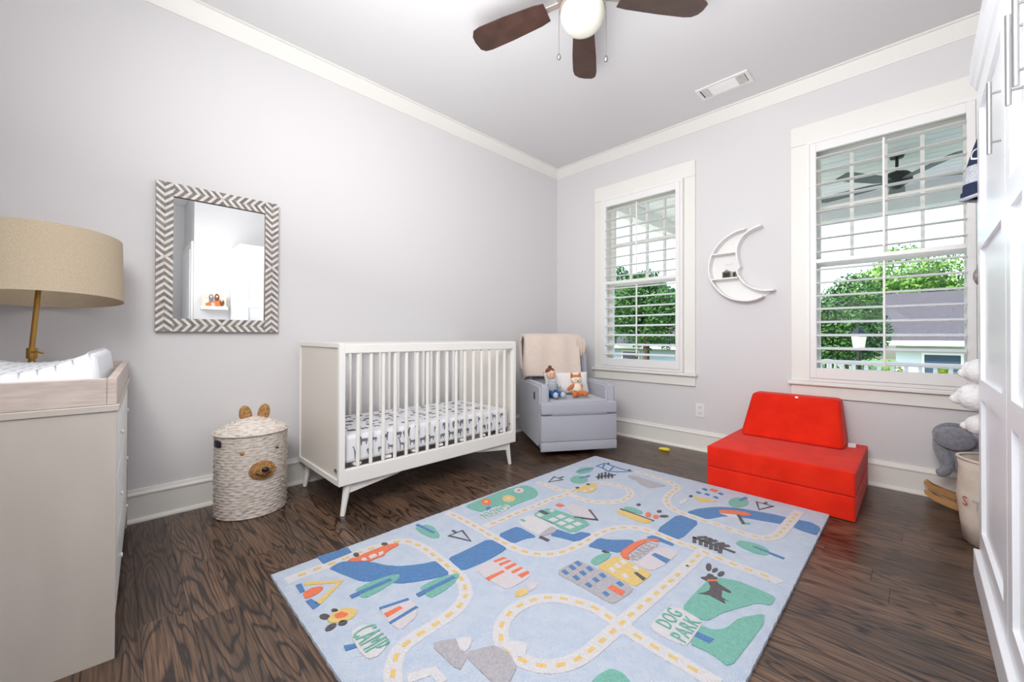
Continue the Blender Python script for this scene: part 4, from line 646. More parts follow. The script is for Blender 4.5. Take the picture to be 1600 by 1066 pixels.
RR=[[(1.125,-3.022),(1.125,-2.933),(1.13,-2.861),(1.131,-2.799),(1.125,-2.713),(1.142,-2.632),(1.154,-2.578),(1.178,-2.542),(1.241,-2.525),(1.31,-2.519),(1.372,-2.522),(1.454,-2.526),(1.518,-2.529),(1.577,-2.536),(1.63,-2.559),(1.676,-2.591),(1.666,-2.579),(1.705,-2.639),(1.717,-2.708),(1.719,-2.765),(1.721,-2.839),(1.733,-2.892),(1.78,-2.933),(1.825,-2.957),(1.864,-2.973)],[(1.06,-2.235),(1.161,-2.229),(1.278,-2.23),(1.355,-2.234),(1.454,-2.238),(1.531,-2.239),(1.586,-2.234),(1.596,-2.23),(1.646,-2.217),(1.703,-2.175),(1.734,-2.116),(1.747,-2.058),(1.752,-1.994),(1.754,-1.944),(1.756,-1.877),(1.741,-2.059),(1.747,-1.994),(1.751,-1.941),(1.754,-1.874),(1.765,-1.809),(1.781,-1.758),(1.812,-1.712),(1.851,-1.68),(1.887,-1.664),(1.935,-1.662),(2.032,-1.673),(2.092,-1.672),(2.085,-1.664),(2.157,-1.67),(2.224,-1.683),(2.306,-1.686),(2.383,-1.683),(2.383,-1.681),(2.439,-1.687),(2.457,-1.701)],[(1.325,-2.202),(1.328,-2.135),(1.331,-2.071),(1.33,-2.008),(1.33,-1.951),(1.338,-1.891),(1.338,-1.829),(1.338,-1.756),(1.342,-1.693),(1.351,-1.634),(1.361,-1.573),(1.358,-1.522),(1.354,-1.495),(1.355,-1.426),(1.381,-1.318),(1.415,-1.272),(1.475,-1.246),(1.53,-1.247),(1.582,-1.26),(1.632,-1.327),(1.637,-1.391),(1.634,-1.461),(1.592,-1.523),(1.54,-1.568),(1.483,-1.588),(1.419,-1.584),(1.371,-1.584)],[(1.363,-1.529),(1.301,-1.57),(1.198,-1.564),(1.099,-1.571)],[(1.438,-.935),(1.517,-.923),(1.593,-.939),(1.682,-.949),(1.756,-.992),(1.781,-1.035),(1.781,-1.132),(1.796,-1.229),(1.827,-1.292),(1.862,-1.329),(1.911,-1.357),(1.963,-1.361),(2.025,-1.369),(2.089,-1.365),(2.09,-1.358),(2.15,-1.363),(2.219,-1.368),(2.276,-1.369),(2.325,-1.345),(2.352,-1.292),(2.356,-1.235),(2.36,-1.177),(2.362,-1.088),(2.366,-1.0),(2.368,-.926),(2.371,-.881)],[(2.157,-1.67),(2.159,-1.707),(2.158,-1.782),(2.159,-1.86),(2.158,-1.78),(2.155,-1.852),(2.156,-1.926),(2.152,-2.008),(2.15,-2.072),(2.146,-2.145),(2.143,-2.209),(2.139,-2.28),(2.14,-2.318),(2.138,-2.382),(2.135,-2.443),(2.132,-2.507),(2.118,-2.568),(2.083,-2.62),(2.037,-2.65),(1.992,-2.659),(1.943,-2.658),(1.903,-2.637),(1.865,-2.593),(1.847,-2.536),(1.846,-2.478),(1.874,-2.401),(1.927,-2.355),(1.981,-2.33),(2.043,-2.313),(2.102,-2.323),(2.139,-2.327),(2.158,-2.329),(2.213,-2.334),(2.281,-2.336),(2.351,-2.335),(2.42,-2.338),(2.446,-2.339)]]
RT=[('CAMP','teal',(1.634,-2.928),.0,.062),('GARDEN','teal',(1.24,-2.051),-1.571,.05),('DOG','teal',(2.245,-2.186),1.571,.075),('PARK','teal',(2.293,-2.196),1.571,.075),('MARKET','pink',(1.976,-1.853),1.571,.05)]
def skin(name,m,verts,edges,rad,parent,lv=2):
    me=bpy.data.meshes.new(name); me.from_pydata([tuple(v) for v in verts],edges,[]); me.materials.append(m)
    o=bpy.data.objects.new(name,me); C.objects.link(o)
    if parent is not None: o.parent=parent; MW[o.name]=MW[parent.name].copy()
    s=o.modifiers.new('skin','SKIN'); s.use_smooth_shade=True
    for i,d in enumerate(me.skin_vertices[0].data): d.radius=(rad[i],rad[i]) if not isinstance(rad[i],tuple) else rad[i]; d.use_root=(i==0)
    subsurf(o,lv); return o
SZ=.460 # seat surface
# doll
dl=thing('rag_doll','rag doll in a striped shirt and blue trousers leaning on the armchair pillow','toy',(CHX+.13*math.cos(CHA)+.02*math.sin(CHA),CHY+.13*math.sin(CHA)-.02*math.cos(CHA),SZ),CHA)
part('shirt',M['lgrey'],lambda bm:lathe(bm,[(0,0),(.040,.004),(.046,.03),(.042,.07),(.032,.105),(.0,.112)],(.06,-.150,.028),20),dl,smooth=True)
for k in range(7):
    z=.012+k*.013; r=[.044,.0465,.0455,.044,.042,.0385,.035][k]
    part('shirt_stripe',M['dgreen'],lambda bm:lathe(bm,[(r-.002,z),(r+.001,z+.001),(r+.001,z+.004),(r-.002,z+.005)],(.06,-.150,.028),20),dl)
hd=part('head',M['skin'],lambda bm:ellipsoid(bm,(.045,-.160,.178),(.040,.042,.046)),dl,smooth=True)
part('hair',M['hair'],lambda bm:(ellipsoid(bm,(.038,-.163,.200),(.038,.040,.030),noise=.15),ellipsoid(bm,(.040,-.165,.235),(.016,.016,.014),noise=.2)),hd,smooth=True)
for s in (-1,1): part('eye',M['dark'],lambda bm:ellipsoid(bm,(.084,-.160+s*.014,.182),(.003,.004,.004),nu=8,nv=6),hd)
skin('trousers',M['denim'],[(.06,-.15,.034),(.09,-.165,.024),(.14,-.175,.022),(.19,-.170,.022),(.09,-.125,.024),(.135,-.115,.022),(.175,-.105,.022)],[(0,1),(1,2),(2,3),(0,4),(4,5),(5,6)],[.034,.024,.022,.020,.024,.022,.020],dl)
for q in ((.205,-.168,.024),(.192,-.102,.024)): part('sock_foot',M['lgrey'],lambda bm:ellipsoid(bm,q,(.022,.021,.024)),dl,smooth=True)
skin('arms',M['lgrey'],[(.06,-.150,.12),(.075,-.10,.10),(.105,-.095,.07),(.045,-.195,.10),(.06,-.21,.06)],[(0,1),(1,2),(0,3),(3,4)],[.020,.015,.013,.015,.013],dl)
# fox
fx=thing('fox_plush','orange and cream plush fox seated in the middle of the armchair','toy',(CHX+.14*math.cos(CHA)-.02*math.sin(CHA),CHY+.14*math.sin(CHA)+.02*math.cos(CHA),SZ),CHA)
part('belly',M['foxw'],lambda bm:ellipsoid(bm,(.085,.010,.056),(.042,.046,.058)),fx,smooth=True)
fh=part('head',M['foxw'],lambda bm:ellipsoid(bm,(.080,.006,.132),(.042,.050,.036)),fx,smooth=True)
part('forehead',M['foxo'],lambda bm:ellipsoid(bm,(.078,.006,.147),(.036,.046,.026)),fh,smooth=True)
for s in (-1,1):
    part('ear',M['foxo'],lambda bm:cyl(bm,(.072,.006+s*.030,.158),(.070,.006+s*.040,.194),.017,.002,10),fh,smooth=True)
    part('eye',M['dark'],lambda bm:ellipsoid(bm,(.119,.006+s*.016,.138),(.003,.004,.004),nu=8,nv=6),fh)
part('nose',M['dark'],lambda bm:ellipsoid(bm,(.125,.006,.126),(.005,.007,.005),nu=8,nv=6),fh)
skin('legs',M['foxo'],[(.085,.010,.03),(.13,-.025,.024),(.175,-.04,.024),(.13,.05,.024),(.175,.07,.024)],[(0,1),(1,2),(0,3),(3,4)],[.03,.022,.024,.022,.024],fx)
skin('arms',M['foxo'],[(.085,.010,.085),(.10,-.05,.075),(.11,-.075,.05),(.10,.06,.075)],[(0,1),(1,2),(0,3)],[.022,.016,.016,.016],fx)
# ---------------- red foam sofa ----------------
sf=thing('foam_sofa','red-orange foam flip sofa with a wedge backrest under the window','sofa',(2.235,-.44,0))
fx0,fx1,fy0,fy1=1.868,2.592,-.798,-.052
for za,zb in ((0.002,.129),(.1305,.257)):
    b=one('foam_slab',M['red'],lambda bm:box(bm,fx0,fx1,fy0,fy1,za,zb,.014,seg=3),sf,smooth=True,ang=50)
    def pip(bm):
        for z in (za+.006,zb-.006):
            c=[(fx0+.004,fy0+.004),(fx1-.004,fy0+.004),(fx1-.004,fy1-.004),(fx0+.004,fy1-.004)]
            for i in range(4): cyl(bm,(*c[i],z),(*c[(i+1)%4],z),.0035,n=6)
    one('piping',M['red'],pip,b)
def wedge(bm):
    # trapezoid side profile, base deeper than the top
    A=[(1.925,-.325,.258),(2.500,-.325,.258),(2.500,-.055,.258),(1.925,-.055,.258)]; T=[(1.975,-.215,.553),(2.470,-.215,.553),(2.470,-.075,.553),(1.975,-.075,.553)]
    a=[bm.verts.new(q) for q in A]; t=[bm.verts.new(q) for q in T]
    bm.faces.new(a[::-1]); bm.faces.new(t)
    for i in range(4): bm.faces.new((a[i],a[(i+1)%4],t[(i+1)%4],t[i]))
    bmesh.ops.bevel(bm,geom=bm.edges[:],offset=.028,segments=4,affect='EDGES',profile=.55)
one('backrest_wedge',M['red'],wedge,sf,smooth=True,ang=50)
one('care_tag',M['white'],lambda bm:box(bm,2.505,2.545,-.19,-.188,.258,.285,rot=RZ(.4)),sf)
one('small_label',M['white'],lambda bm:box(bm,2.235,2.252,-.226,-.222,.540,.551,rot=RX(-.3)),sf)
# ---------------- rug ----------------
RX0,RX1,RY0,RY1=1.030,2.487,-3.050,-.800
rg=thing('play_rug','pale blue children\'s rug tufted with a town map, roads and rivers','rug',((RX0+RX1)/2,(RY0+RY1)/2,0))
def rugb(bm):
    rr=random.Random(8); nx,ny=90,140
    def e(k): return .0008*math.sin(k*1.7)+.0015*(rr.random()-.5)
    ex=[(e(j),e(j+50)) for j in range(ny)]; ey=[(e(i),e(i+77)) for i in range(nx)]
    def f(u,v):
        i=round(u*(nx-1)); j=round(v*(ny-1)); x=RX0+(RX1-RX0)*u; y=RY0+(RY1-RY0)*v
        x+=ex[j][0]*(1-u)+ex[j][1]*u; y+=ey[i][0]*(1-v)+ey[i][1]*v
        ed=min(u*(RX1-RX0),(1-u)*(RX1-RX0),v*(RY1-RY0),(1-v)*(RY1-RY0))
        return (x,y,.0195-.006*max(0,1-ed/.012)+.0008*(rr.random()-.5))
    V=grid(bm,nx,ny,f)
    loop=[V[i][0] for i in range(nx)]+[V[nx-1][j] for j in range(1,ny)]+[V[i][ny-1] for i in range(nx-2,-1,-1)]+[V[0][j] for j in range(ny-2,0,-1)]
    low=[bm.verts.new((v.co.x,v.co.y,.001)) for v in loop]
    for i in range(len(loop)): bm.faces.new((loop[i],loop[(i+1)%len(loop)],low[(i+1)%len(low)],low[i]))
one('pile_base',M['rug'],rugb,rg,smooth=True,ang=50)
def inrug(q): return (min(max(q[0],RX0+.004),RX1-.004),min(max(q[1],RY0+.004),RY1-.004))
def smoothpts(p,closed=True,it=1,q=.25):
    for _ in range(it):
        n=len(p); out=[]
        for i in range(n if closed else n-1):
            a=p[i]; b=p[(i+1)%n]; out+=[(a[0]*(1-q)+b[0]*q,a[1]*(1-q)+b[1]*q),(a[0]*q+b[0]*(1-q),a[1]*q+b[1]*(1-q))]
        if not closed: out=[p[0]]+out+[p[-1]]
        p=out
    return p
ZL=[.0212,.0222,.0232,.0242]
def motif(name,colr,lv,p,parent,z0=.015):
    bm=B()
    prism(bm,[(q[0],q[1],z0) for q in p],(0,0,ZL[lv]-z0)); return obj(name,bm,M['rug_'+colr],parent,True)
for n_,c_,l_,p_ in RP:
    p_=[inrug(q) for q in p_]
    if len(p_)>4 and c_!='char' : p_=smoothpts(p_,q=.16)
    motif(n_,c_,l_,p_,rg)
def ribbon(p,wd,closed=False):
    n=len(p); L=[];R=[]
    for i in range(n):
        a=Vector(p[i-1] if (i or closed) else p[i]); b=Vector(p[(i+1)%n] if (i<n-1 or closed) else p[i]); d=(b-a)
        d=d.normalized() if d.length>1e-6 else Vector((1,0)); nn=Vector((-d.y,d.x))*wd/2; L.append(Vector(p[i])+nn); R.append(Vector(p[i])-nn)
    return L,R
def strip(bm,L,R,z0,z1,closed=False,grad=0):
    n=len(L); v=[[bm.verts.new((q[0],q[1],z+(grad*i/n if z==z1 else 0))) for i,q in enumerate(S_)] for S_,z in ((L,z1),(R,z1),(L,z0),(R,z0))]
    for i in range(n if closed else n-1):
        j=(i+1)%n
        bm.faces.new((v[0][i],v[0][j],v[1][j],v[1][i])); bm.faces.new((v[2][i],v[3][i],v[3][j],v[2][j])); bm.faces.new((v[0][i],v[2][i],v[2][j],v[0][j])); bm.faces.new((v[1][i],v[1][j],v[3][j],v[3][i]))
    if not closed:
        for i in (0,n-1): bm.faces.new((v[0][i],v[1][i],v[3][i],v[2][i]))
for n_,c_,w_,l_,cl,p_ in RS:
    p_=[inrug(q) for q in p_]
    bm=B()
    if cl:  # closed outline: one bar per edge, mitred by overlap inside one mesh
        L_,R_=ribbon(p_,w_,True); strip(bm,L_,R_,.015,ZL[l_],True)
    else:
        L_,R_=ribbon(p_,w_); strip(bm,L_,R_,.015,ZL[l_])
    obj(n_,bm,M['rug_'+c_],rg,True)
def resample(p,step):
    out=[Vector(p[0])]; acc=0
    for a,b in zip(p,p[1:]):
        a=Vector(a);b=Vector(b);d=(b-a).length; t=step-acc
        while t<=d: out.append(a+(b-a)*t/d); t+=step
        acc=(acc+d)%step
    return out
DASH=[]
for r in RR:
    p=smoothpts([inrug(q) for q in r],False,2); p=resample(p,.014)
    bm=B(); L_,R_=ribbon([tuple(q) for q in p],.050)
    L_=[inrug(q) for q in L_]; R_=[inrug(q) for q in R_]; zr_=.0202+.0002*RR.index(r); strip(bm,L_,R_,.015,zr_,grad=.0010)
    rd=obj('road',bm,M['rug_white'],rg,True)
    k=3
    while k+3<len(p):
        seg=[tuple(q) for q in p[k:k+3]]
        if any((p[k+1]-d_).length<.040 for d_ in DASH): k+=4; continue
        DASH.append(p[k+1]); bm=B(); a_,b_=ribbon(seg,.0135); strip(bm,a_,b_,.0195,.0222); obj('road_dash',bm,M['rug_yellow'],rd,True); k+=4
for t,c_,q,an,s in RT:
    q=(q[0]+{'DOG':-.006,'PARK':.004}.get(t,0),q[1])
    cu=bpy.data.curves.new('t','FONT'); cu.body=t; cu.align_x='CENTER'; cu.align_y='CENTER'; cu.size=1; cu.extrude=.0; cu.offset=0; cu.space_character=1.12; cu.resolution_u=3
    to=bpy.data.objects.new('t',cu); C.objects.link(to); dg=bpy.context.evaluated_depsgraph_get(); me0=bpy.data.meshes.new_from_object(to.evaluated_get(dg)); bpy.data.objects.remove(to)
    bm=B(); bm.from_mesh(me0); xs=[v.co.x for v in bm.verts]; ys=[v.co.y for v in bm.verts]
    ln={'CAMP':.115,'GARDEN':.175,'DOG':.100,'PARK':.125,'MARKET':.19}[t]; hh={'CAMP':.075,'GARDEN':.05,'DOG':.050,'PARK':.048,'MARKET':.045}[t]
    sx=ln/(max(xs)-min(xs)); sy=hh/(max(ys)-min(ys)); cx=(max(xs)+min(xs))/2; cy=(max(ys)+min(ys))/2
    for v in bm.verts: v.co=Vector(((v.co.x-cx)*sx,(v.co.y-cy)*sy,0))
    g=bmesh.ops.extrude_face_region(bm,geom=bm.faces[:]); vs=[e for e in g['geom'] if isinstance(e,bmesh.types.BMVert)]; bmesh.ops.translate(bm,vec=(0,0,.0025),verts=vs)
    bmesh.ops.rotate(bm,cent=(0,0,0),matrix=RZ(an),verts=bm.verts[:]); bmesh.ops.translate(bm,vec=(q[0],q[1],.0237),verts=bm.verts[:])
    obj('lettering_'+t.lower(),bm,M['rug_'+('grey' if t=='MARKET' else c_)],rg,True)
def resample2(p,n):
    d=[0]
    for a,b in zip(p,p[1:]): d.append(d[-1]+(Vector(b)-Vector(a)).length)
    out=[]
    for k in range(n):
        s=d[-1]*k/(n-1); i=max(j for j in range(len(d)-1) if d[j]<=s+1e-9); t=(s-d[i])/(d[i+1]-d[i]); out.append((p[i][0]+(p[i+1][0]-p[i][0])*t,p[i][1]+(p[i+1][1]-p[i][1])*t))
    return out
# ---------------- moon shelf ----------------
INN=[(1.944,1.77),(1.896,1.745),(1.858,1.703),(1.836,1.651),(1.833,1.609),(1.836,1.56),(1.847,1.517),(1.857,1.489),(1.839,1.473),(1.838,1.449),(1.852,1.412),(1.895,1.353),(1.956,1.314),(2.009,1.297),(2.049,1.29)]
OUT=[(1.944,1.773),(1.896,1.778),(1.833,1.77),(1.776,1.745),(1.723,1.708),(1.676,1.654),(1.641,1.587),(1.628,1.508),(1.634,1.442),(1.662,1.374),(1.723,1.297),(1.769,1.264),(1.82,1.241),(1.895,1.226),(1.956,1.233),(2.009,1.256),(2.049,1.29)]
ms=thing('moon_shelf','white crescent-moon wall shelf with a sleeping face profile between the windows','shelf',(1.83,-.001,1.226))
def band(bm,line,t=.011,ya=-.085,yb=-.001):
    L_,R_=ribbon(line,t); n=len(L_); v=[[bm.verts.new((q[0],y,q[1])) for q in S_] for S_,y in ((L_,ya),(R_,ya),(L_,yb),(R_,yb))]
    for i in range(n-1):
        j=i+1
        for a,b in ((0,1),(1,3),(3,2),(2,0)): bm.faces.new((v[a][i],v[a][j],v[b][j],v[b][i]))
    for i in (0,n-1): bm.faces.new((v[0][i],v[1][i],v[3][i],v[2][i]))
one('outer_band',M['white'],lambda bm:band(bm,smoothpts(OUT[1:-1],False)),ms,smooth=True,ang=50)
INX=[(2.0,1.786)]+INN[:-1]+[(2.08,1.296)]
one('inner_band',M['white'],lambda bm:band(bm,smoothpts(INX,False)),ms,smooth=True,ang=50)
def mpan(bm):
    A=resample2(OUT,24); D=resample2(INN,24)
    v=[[bm.verts.new((q[0],y,q[1])) for q in S_] for S_,y in ((A,-.0065),(D,-.0065),(A,-.0015),(D,-.0015))]
    for i in range(23):
        for a,b in ((0,1),(1,3),(3,2),(2,0)): bm.faces.new((v[a][i],v[a][i+1],v[b][i+1],v[b][i]))
one('back_panel',M['white'],mpan,ms)
one('shelf_board',M['white'],lambda bm:box(bm,1.642,1.829,-.080,-.007,1.606,1.616),ms); one('shelf_board',M['white'],lambda bm:box(bm,1.646,1.842,-.080,-.007,1.406,1.416),ms)
one('lash_detail',M['lgrey'],lambda bm:tube(bm,[(1.735+.055*t,-.0085,1.535-.012*math.sin(t*PI)) for t in [k/8 for k in range(9)]],.0014,5),ms)
for i,(xx,ww,hh,lab) in enumerate(((1.752,.062,.052,'tiny ornate pewter picture frame, the left one on the moon shelf'),(1.809,.030,.046,'tiny pewter picture frame, the right one against the moon shelf nose'))):
    f=thing('photo_stand',lab,'photo frame',(xx,-.04,1.4165),group='small frames on the moon shelf')
    def fr(bm):
        a,b,t=xx-ww/2,xx+ww/2,.007
        box(bm,a,a+t,-.045,-.038,1.4165,1.4165+hh); box(bm,b-t,b,-.045,-.038,1.4165,1.4165+hh); box(bm,a+t,b-t,-.045,-.038,1.4165,1.4165+t); box(bm,a+t,b-t,-.045,-.038,1.4165+hh-t,1.4165+hh)
    one('frame_border',M['silverf'],fr,f); one('photo',M['dark'],lambda bm:box(bm,xx-ww/2+.007,xx+ww/2-.007,-.042,-.039,1.4235,1.4165+hh-.007),f)
    if i==0: one('crest',M['silverf'],lambda bm:(ellipsoid(bm,(xx,-.0415,1.4165+hh+.006),(.010,.003,.009),nu=10,nv=6),ellipsoid(bm,(xx-.013,-.0415,1.4165+hh+.002),(.007,.003,.005),nu=8,nv=6),ellipsoid(bm,(xx+.013,-.0415,1.4165+hh+.002),(.007,.003,.005),nu=8,nv=6)),f)
# ---------------- wardrobe ----------------
wx,wy0,wy1=2.99,-2.40,-1.032
wr=thing('wardrobe','tall white wardrobe with shaker doors and long bar handles','wardrobe',(3.3,(wy0+wy1)/2,0))
def wbody(bm):
    box(bm,wx+.022,XR-.035,wy0,wy1,0,2.02)
one('carcass',M['ward'],wbody,wr)
one('plinth',M['ward'],lambda bm:box(bm,wx-.016,wx+.0215,wy0,wy1,0,.106,.002,seg=1),wr)
def cor(bm):
    pr=[(wx+.021,1.93),(wx-.004,1.955),(wx-.010,1.972),(wx-.018,1.985),(wx-.018,2.06),(wx+.021,2.06)]
    prism(bm,[(x,wy0-.012,z) for x,z in pr],(0,wy1-wy0+.024,0)); box(bm,wx+.0215,XR-.035,wy0-.012,wy1+.012,2.0205,2.06)
one('cornice',M['ward'],cor,wr)
for ya,yb,hy in ((-1.755,-1.040,-1.69),(-2.085,-1.763,-2.04),(-2.392,-2.093,-2.14)):
    def leaf(bm):
        z0,z1=.110,1.928; f=.075; x0,x1=wx,wx+.0205
        box(bm,x0,x1,ya,ya+f,z0,z1); box(bm,x0,x1,yb-f,yb,z0,z1)
        for za,zb in ((z0,.195),(.715,.790),(1.295,1.370),(z1-.085,z1)): box(bm,x0,x1,ya+f,yb-f,za,zb)
    d=one('door',M['ward'],leaf,wr)
    for za,zb in ((.195,.715),(.790,1.295),(1.370,1.843)): one('door_panel',M['ward'],lambda bm:box(bm,wx+.012,wx+.0200,ya+.075,yb-.075,za,zb),d)
    one('handle',M['steel'],lambda bm:(cyl(bm,(wx-.022,hy,1.487),(wx-.022,hy,1.695),.0055,n=12),cyl(bm,(wx-.022,hy,1.52),(wx,hy,1.52),.0035,n=8),cyl(bm,(wx-.022,hy,1.662),(wx,hy,1.662),.0035,n=8)),d,smooth=True,ang=40)
# things hanging on hooks at the wardrobe's window end
def hook(name,x,z):
    one('hook',M['white'],lambda bm:(box(bm,x-.01,x+.01,wy1+.0005,wy1+.006,z-.015,z+.02,.001,seg=1),tube(bm,[(x,wy1+.005,z),(x,wy1+.03,z-.006),(x,wy1+.036,z+.012)],.003,6)),wr)
hook('coat_hook',3.03,1.80); hook('coat_hook',3.03,1.265)
ht=thing('knit_hat','navy and grey knitted winter hat hanging at the wardrobe end','hat',(3.02,-.96,1.53))
def hat(bm,z0,z1,k=0):
    n=28; R=9; prev=None
    for j in range(R+1):
        z=z0+(z1-z0)*j/R; t=(z-1.53)/.27; r=(.070*(1-max(0,t-.15)**1.6*.95)+.006*(t<.12)); ring=[]
        for i in range(n):
            a=2*PI*i/n; rr_=r*(1+.03*math.sin(14*a)); ring.append(bm.verts.new((3.02+rr_*math.cos(a)*.95-.0*t,-.958+rr_*math.sin(a)*.75,z)))
        if prev:
            for i in range(n): bm.faces.new((prev[i],prev[(i+1)%n],ring[(i+1)%n],ring[i]))
        prev=ring
    bm.faces.new(prev)
one('crown',M['navy'],lambda bm:hat(bm,1.665,1.80),ht,smooth=True); one('knit_band',M['greyk'],lambda bm:hat(bm,1.590,1.664),ht,smooth=True); one('brim',M['navy'],lambda bm:hat(bm,1.530,1.589),ht,smooth=True)
one('rolled_edge',M['greyk'],lambda bm:tube(bm,[(3.02+.070*math.cos(a),-.958+.055*math.sin(a),1.532+.004*math.sin(3*a)) for a in [2*PI*k/28 for k in range(29)]],.008,7),ht,smooth=True)
def gmark(bm):
    cu=bpy.data.curves.new('t','FONT'); cu.body='G'; cu.align_x='CENTER'; cu.align_y='CENTER'; cu.size=.075; cu.resolution_u=2
    to=bpy.data.objects.new('t',cu); C.objects.link(to); dg=bpy.context.evaluated_depsgraph_get(); me0=bpy.data.meshes.new_from_object(to.evaluated_get(dg)); bpy.data.objects.remove(to)
    bm.from_mesh(me0)
    for v in bm.verts:
        z=1.705+v.co.y; t=(z-1.53)/.27; r=.070*(1-max(0,t-.15)**1.6*.95)*1.05; a=-2.25+v.co.x/r*1.1; v.co=Vector((3.02+r*.95*math.cos(a),-.958+r*.75*math.sin(a),z))
one('letter_mark',M['white'],gmark,ht)
ow=thing('owl_plush','small brown-grey plush owl hanging at the wardrobe end','toy',(3.005,-.985,1.16))
one('body',M['owl'],lambda bm:ellipsoid(bm,(3.006,-.985,1.205),(.026,.026,.042),noise=.12),ow,smooth=True)
for s in (-1,1): one('ear_tuft',M['owl'],lambda bm:cyl(bm,(3.0,-.985+s*.014,1.238),(2.996,-.985+s*.018,1.262),.009,.001,8),ow)
one('cord',M['lgrey'],lambda bm:tube(bm,[(3.006,-.985,1.246),(3.02,-.995,1.262),(3.03,-1.0,1.262)],.0015,5),ow)
for i,(x,z,r,lab) in enumerate(((3.010,.815,.058,'white fluffy plush at the top of the hanging stack by the wardrobe'),(2.992,.705,.062,'white fluffy plush in the middle of the hanging stack by the wardrobe'),(3.004,.592,.048,'white fluffy plush at the bottom of the hanging stack by the wardrobe'))):
    p=thing('white_plush',lab,'toy',(x,-.965,z-r),group='white plush toys by the wardrobe')
    def pl(bm):
        rr=random.Random(i); ellipsoid(bm,(x,-.965,z),(r,r*.95,r*.9),noise=.10,seed=i)
        for k in range(5): a=rr.random()*6.28; ellipsoid(bm,(x+r*.55*math.cos(a),-.955+r*.5*math.sin(a),z+r*(rr.random()-.5)*1.1),(r*.55,)*3,noise=.12,seed=k,nu=12,nv=8)
    one('body',M['whplush'],pl,p,smooth=True)
    one('limb',M['whplush'],lambda bm:ellipsoid(bm,(x-r*.85,-.95,z-r*.2),(r*.42,r*.4,r*.36),noise=.1),p,smooth=True)
net=None if True else thing('toy_net','thin white hanging cord net holding white plush toys by the wardrobe','net',(3.03,wy1,.55))
0 if net is None else one('net_cords',M['white'],lambda bm:[tube(bm,[(3.03,wy1+.002,1.0),(3.00+.05*math.cos(a),-.965+.06*math.sin(a),.86),(3.0+.07*math.cos(a),-.965+.064*math.sin(a),.70),(3.0+.03*math.cos(a),-.965+.03*math.sin(a),.555)],.0012,4) for a in [2*PI*k/9 for k in range(9)]],net)
# ---------------- rocker + basket ----------------
ek=thing('elephant_rocker','grey plush elephant ride-on toy on two wooden rockers','rocking toy',(3.05,-.20,0))
for yy in (-.085,-.285):
    def rk(bm):
        top=[(2.84+.04*k,.058+.11*((k-5.5)/5.5)**2*.5) for k in range(12)]
        z_=top[0][1]; pr=[(x,z-.037) for x,z in top[1:]]+[(x,z) for x,z in top[:0:-1]]+[(2.856,z_+.000),(2.846,z_-.007),(2.841,z_-.018),(2.846,z_-.029),(2.856,z_-.036)]
        prism(bm,[(x,yy-.016,z) for x,z in pr],(0,.032,0))
    one('rocker_runner',M['rock'],rk,ek)
for xx in (2.98,3.16): one('cross_bar',M['rock'],lambda bm:cyl(bm,(xx,-.27,.065),(xx,-.10,.065),.012,n=10),ek)
bd=skin('plush_body',M['grplush'],[(3.06,-.185,.30),(3.16,-.185,.30),(3.00,-.185,.36),(2.93,-.185,.395),(3.02,-.26,.20),(3.02,-.275,.085),(3.02,-.11,.20),(3.02,-.095,.085),(3.18,-.26,.20),(3.18,-.275,.085),(3.18,-.11,.20),(3.18,-.095,.085)],[(0,1),(0,2),(2,3),(0,4),(4,5),(0,6),(6,7),(1,8),(8,9),(1,10),(10,11)],[.10,.10,.085,.075,.045,.04,.045,.04,.045,.04,.045,.04],None)
bd.parent=ek; bd.location=(-3.05,.20,0)
hd=skin('head_trunk',M['grplush'],[(2.955,-.185,.40),(2.915,-.195,.365),(2.915,-.205,.305),(2.935,-.215,.245),(2.920,-.22,.200),(2.885,-.22,.195)],[(0,1),(1,2),(2,3),(3,4),(4,5)],[.072,.055,.038,.034,.03,.026],None)
hd.parent=ek; hd.location=(-3.05,.20,0)
for s,yy in ((-1,-.27),(1,-.10)):
    one('ear',M['grplush'],lambda bm:ellipsoid(bm,(2.955,yy,.405),(.085,.018,.062),rot=RZ(.35*s)),ek,smooth=True)
one('handle_bar',M['rock'],lambda bm:cyl(bm,(2.995,-.29,.435),(2.995,-.08,.435),.010,n=10),ek)
bk=thing('canvas_basket','cream canvas toy basket printed with letters, standing against the wardrobe','basket',(3.085,-.62,0))
def bas(bm):
    lathe(bm,[(0,.002),(.118,.002),(.132,.10),(.140,.22),(.128,.34),(.134,.385),(.128,.385),(.122,.34),(.133,.22),(.124,.10),(.110,.012),(0,.012)],(3.085,-.62,0),40)
    for v in bm.verts:
        a=math.atan2(v.co.y+.62,v.co.x-3.085); k=1+.025*math.sin(5*a+v.co.z*14); v.co.x=3.085+(v.co.x-3.085)*k; v.co.y=-.62+(v.co.y+.62)*k
one('canvas_body',M['canvas'],bas,bk,smooth=True); one('rolled_rim',M['canvas'],lambda bm:tube(bm,[(3.085+.132*(1+.02*math.sin(5*a+5.4))*math.cos(a),-.62+.132*(1+.02*math.sin(5*a+5.4))*math.sin(a),.388) for a in [2*PI*k/40 for k in range(41)]],.007,7),bk,smooth=True)
def glyph(t,ang,z,size,m):
    cu=bpy.data.curves.new('t','FONT'); cu.body=t; cu.align_x='CENTER'; cu.align_y='CENTER'; cu.size=size; cu.resolution_u=2
    to=bpy.data.objects.new('t',cu); C.objects.link(to); dg=bpy.context.evaluated_depsgraph_get(); me0=bpy.data.meshes.new_from_object(to.evaluated_get(dg)); bpy.data.objects.remove(to)
    bm=B(); bm.from_mesh(me0)
    for v in bm.verts:
        zz=z+v.co.y; r=.1475 if zz<.28 else .142; a=ang+v.co.x/r; v.co=Vector((3.085+r*math.cos(a),-.62+r*math.sin(a),zz))
    obj('printed_letter',bm,m,bk,True)
